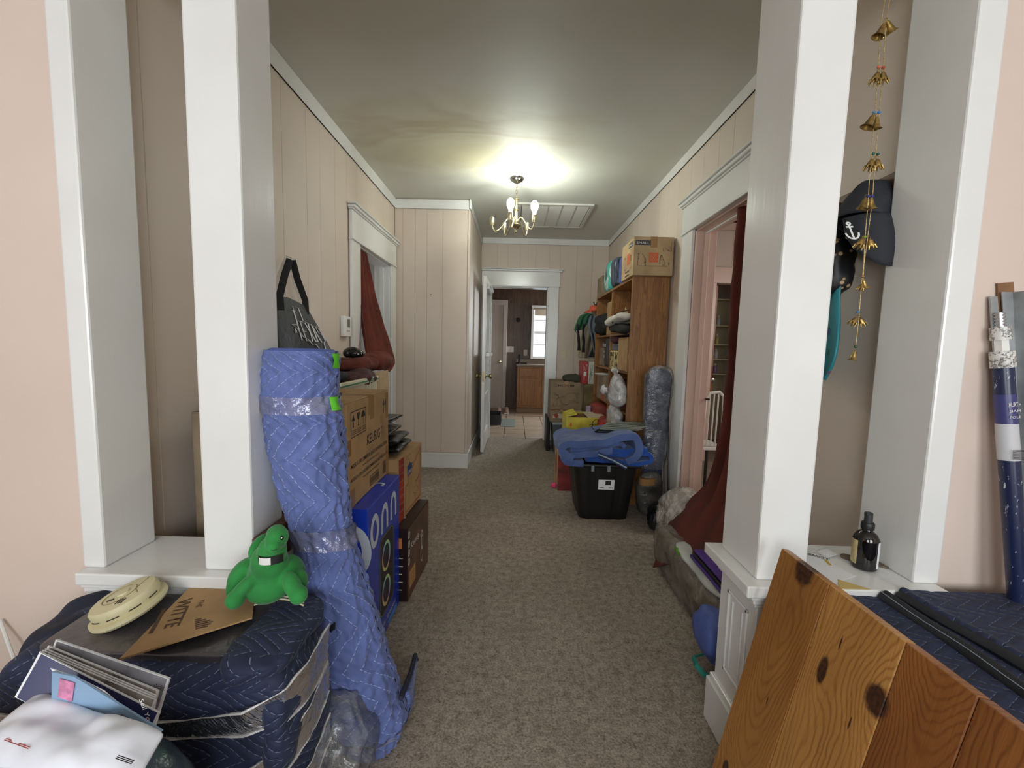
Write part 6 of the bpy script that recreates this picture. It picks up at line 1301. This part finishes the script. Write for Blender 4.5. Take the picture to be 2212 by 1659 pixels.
# ------------------------------------------------------------------ switches and outlets
def plate(name, label, x, y, z, m=WHITE, n=1, sw=True, w_=.075):
    t = thing(name, label, 'switch' if sw else 'outlet', (x, y, z)); MB().box(x-w_*n/2, x+w_*n/2, y-.006, y, z-.058, z+.058, .003).build('cover_plate', m, t, smooth=False)
    for k in range(n): MB().box(x-w_*(n-1)/2+w_*k-.006, x-w_*(n-1)/2+w_*k+.006, y-.014, y-.005, z-.012, z+.012, .002).build('toggle', m, t, smooth=False)
IV = mat('ivory_plastic', (206, 196, 164), .4)
q = at(1216, 766, 'y', YB); plate('light_switch', 'single ivory light switch on the pink wall beside the far doorway', q.x, YB, q.z, IV)
plate('light_switch', 'double light switch on the dark kitchen panelling', -.105, 8.39, 1.19, KWHITE, 2); plate('wall_outlet', 'single outlet plate above the kitchen counter', .21, 8.39, 1.13, KWHITE, 1, False)
tag(MB().box(-.925, -.919, 4.152, 4.1575, 1.66, 1.69).build('small_hole_plug', INK, None, smooth=False, base=(-.92, 4.155, 1.66)), 'tiny dark nail mark on the closet wall', 'nail') if False else None
nk = at(931, 636, 'y', 4.158); tag(MB().tube([(nk.x, 4.1575, nk.z), (nk.x, 4.14, nk.z-.006)], .004, 6).build('wall_nail', mat('rusty_nail', (90, 70, 50), .6), None, base=(nk.x, 4.15, nk.z)), 'single small nail in the closet wall panelling', 'nail')
# ------------------------------------------------------------------ kitchen
kc = thing('kitchen_cabinet', 'oak sink cabinet with two doors seen through the far doorway', 'cabinet', (.6, 8.1, 0))
MB().box(.05, 1.3, 7.86, 8.39, .10, .88, .003).build('carcass', KWOOD, kc, smooth=False); MB().box(.05, 1.3, 7.92, 8.39, 0, .10).build('plinth', mat('plinth_tan', (150, 124, 100), .6), kc, smooth=False)
for x0 in (.10, .52, .94):
    o = MB().box(x0, x0+.33, 7.842, 7.862, .14, .66, .003).build('door', KWOOD, kc, smooth=False); MB().box(x0+.045, x0+.285, 7.838, 7.844, .19, .61, .003).build('raised_panel', KWOOD, o, smooth=False)
    MB().box(x0, x0+.37, 7.842, 7.862, .69, .85, .003).build('drawer', KWOOD, kc, smooth=False)
ct = thing('countertop', 'speckled grey stone-look worktop on the oak cabinet', 'countertop', (.65, 8.1, .88)); MB().box(.03, 1.32, 7.83, 8.39, .881, .915, .004).build('slab', mat('speckled_laminate', (122, 108, 94), .3, var=(120, .5)), ct, smooth=False)
MB().box(.03, 1.32, 8.37, 8.39, .915, 1.0, .003).build('backsplash', mat('backsplash_tan', (128, 112, 96), .4), ct, smooth=False)
sk = thing('faucet', 'dark kitchen faucet on the worktop', 'faucet', (.10, 8.2, .915)); MB().tube([(.09, 8.2, .915), (.09, 8.2, 1.08), (.10, 8.18, 1.10)], .024, 12).build('spout', BLACKPL, sk); MB().tube([(.03, 8.2, .925), (.24, 8.2, .925)], .015, 8).build('base', BLACKPL, sk)
rs = tag(MB().ball((.155+.02, 8.388, 1.83), (.045, .012, .045)).build('wall_vent_cap', mat('sooty_black', (24, 20, 18), .8), None, base=(.175, 8.388, 1.83)), 'round dark flue hole cover on the kitchen panelling', 'cover'); rs.location = at(1120, 691, 'y', 8.388)
tr = thing('litter_box', 'black litter box with pale granules on the kitchen tiles', 'tray', (-.34, 6.75, 0))
mb = MB()
for q in ((-.50, -.20, 6.53, 6.545), (-.50, -.20, 6.955, 6.97), (-.50, -.485, 6.545, 6.955), (-.215, -.20, 6.545, 6.955)): mb.box(*q, .0015, .16, .003)
mb.box(-.49, -.21, 6.54, 6.96, .0015, .02); mb.build('tray', BLACKPL, tr, smooth=False); MB().box(-.484, -.216, 6.546, 6.954, .02, .09, .01).build('litter', mat('litter_sand', (176, 150, 128), .95, bump=(300, .8, .005)), tr, smooth=False)
tag(MB().box(-.2, .03, 6.42, 7.12, .0015, .006, .002).build('floor_mat', mat('sage_mat', (112, 118, 108), .9), None, smooth=False, base=(-.08, 6.75, 0)), 'grey green mat on the kitchen tiles before the litter box', 'mat')
tag(MB().box(.02, 1.2, 7.45, 7.82, .0015, .008, .002).build('sink_rug', mat('tan_rug', (150, 126, 104), .95), None, smooth=False, base=(.6, 7.6, 0)), 'tan rug in front of the oak cabinet', 'rug')
SHOE = mat('pink_sneaker', (178, 150, 138), .7, var=(30, .2))
for k in range(2):
    cx, cy = (-.27, -.13)[k], (7.62, 7.72)[k]; t = thing('sneaker', ('pale pink sneaker by the closed white door, the one further out', 'pale pink sneaker tucked beside its pair')[k], 'shoe', (cx, cy, 0))
    fuse('upper', SHOE, t, [((cx, cy, .045), (.045, .11, .035)), ((cx, cy+.06, .07), (.04, .055, .045))], .006, 3); MB().box(cx-.045, cx+.045, cy-.12, cy+.12, .002, .022, .01).build('sole', WHITE, t, smooth=False)
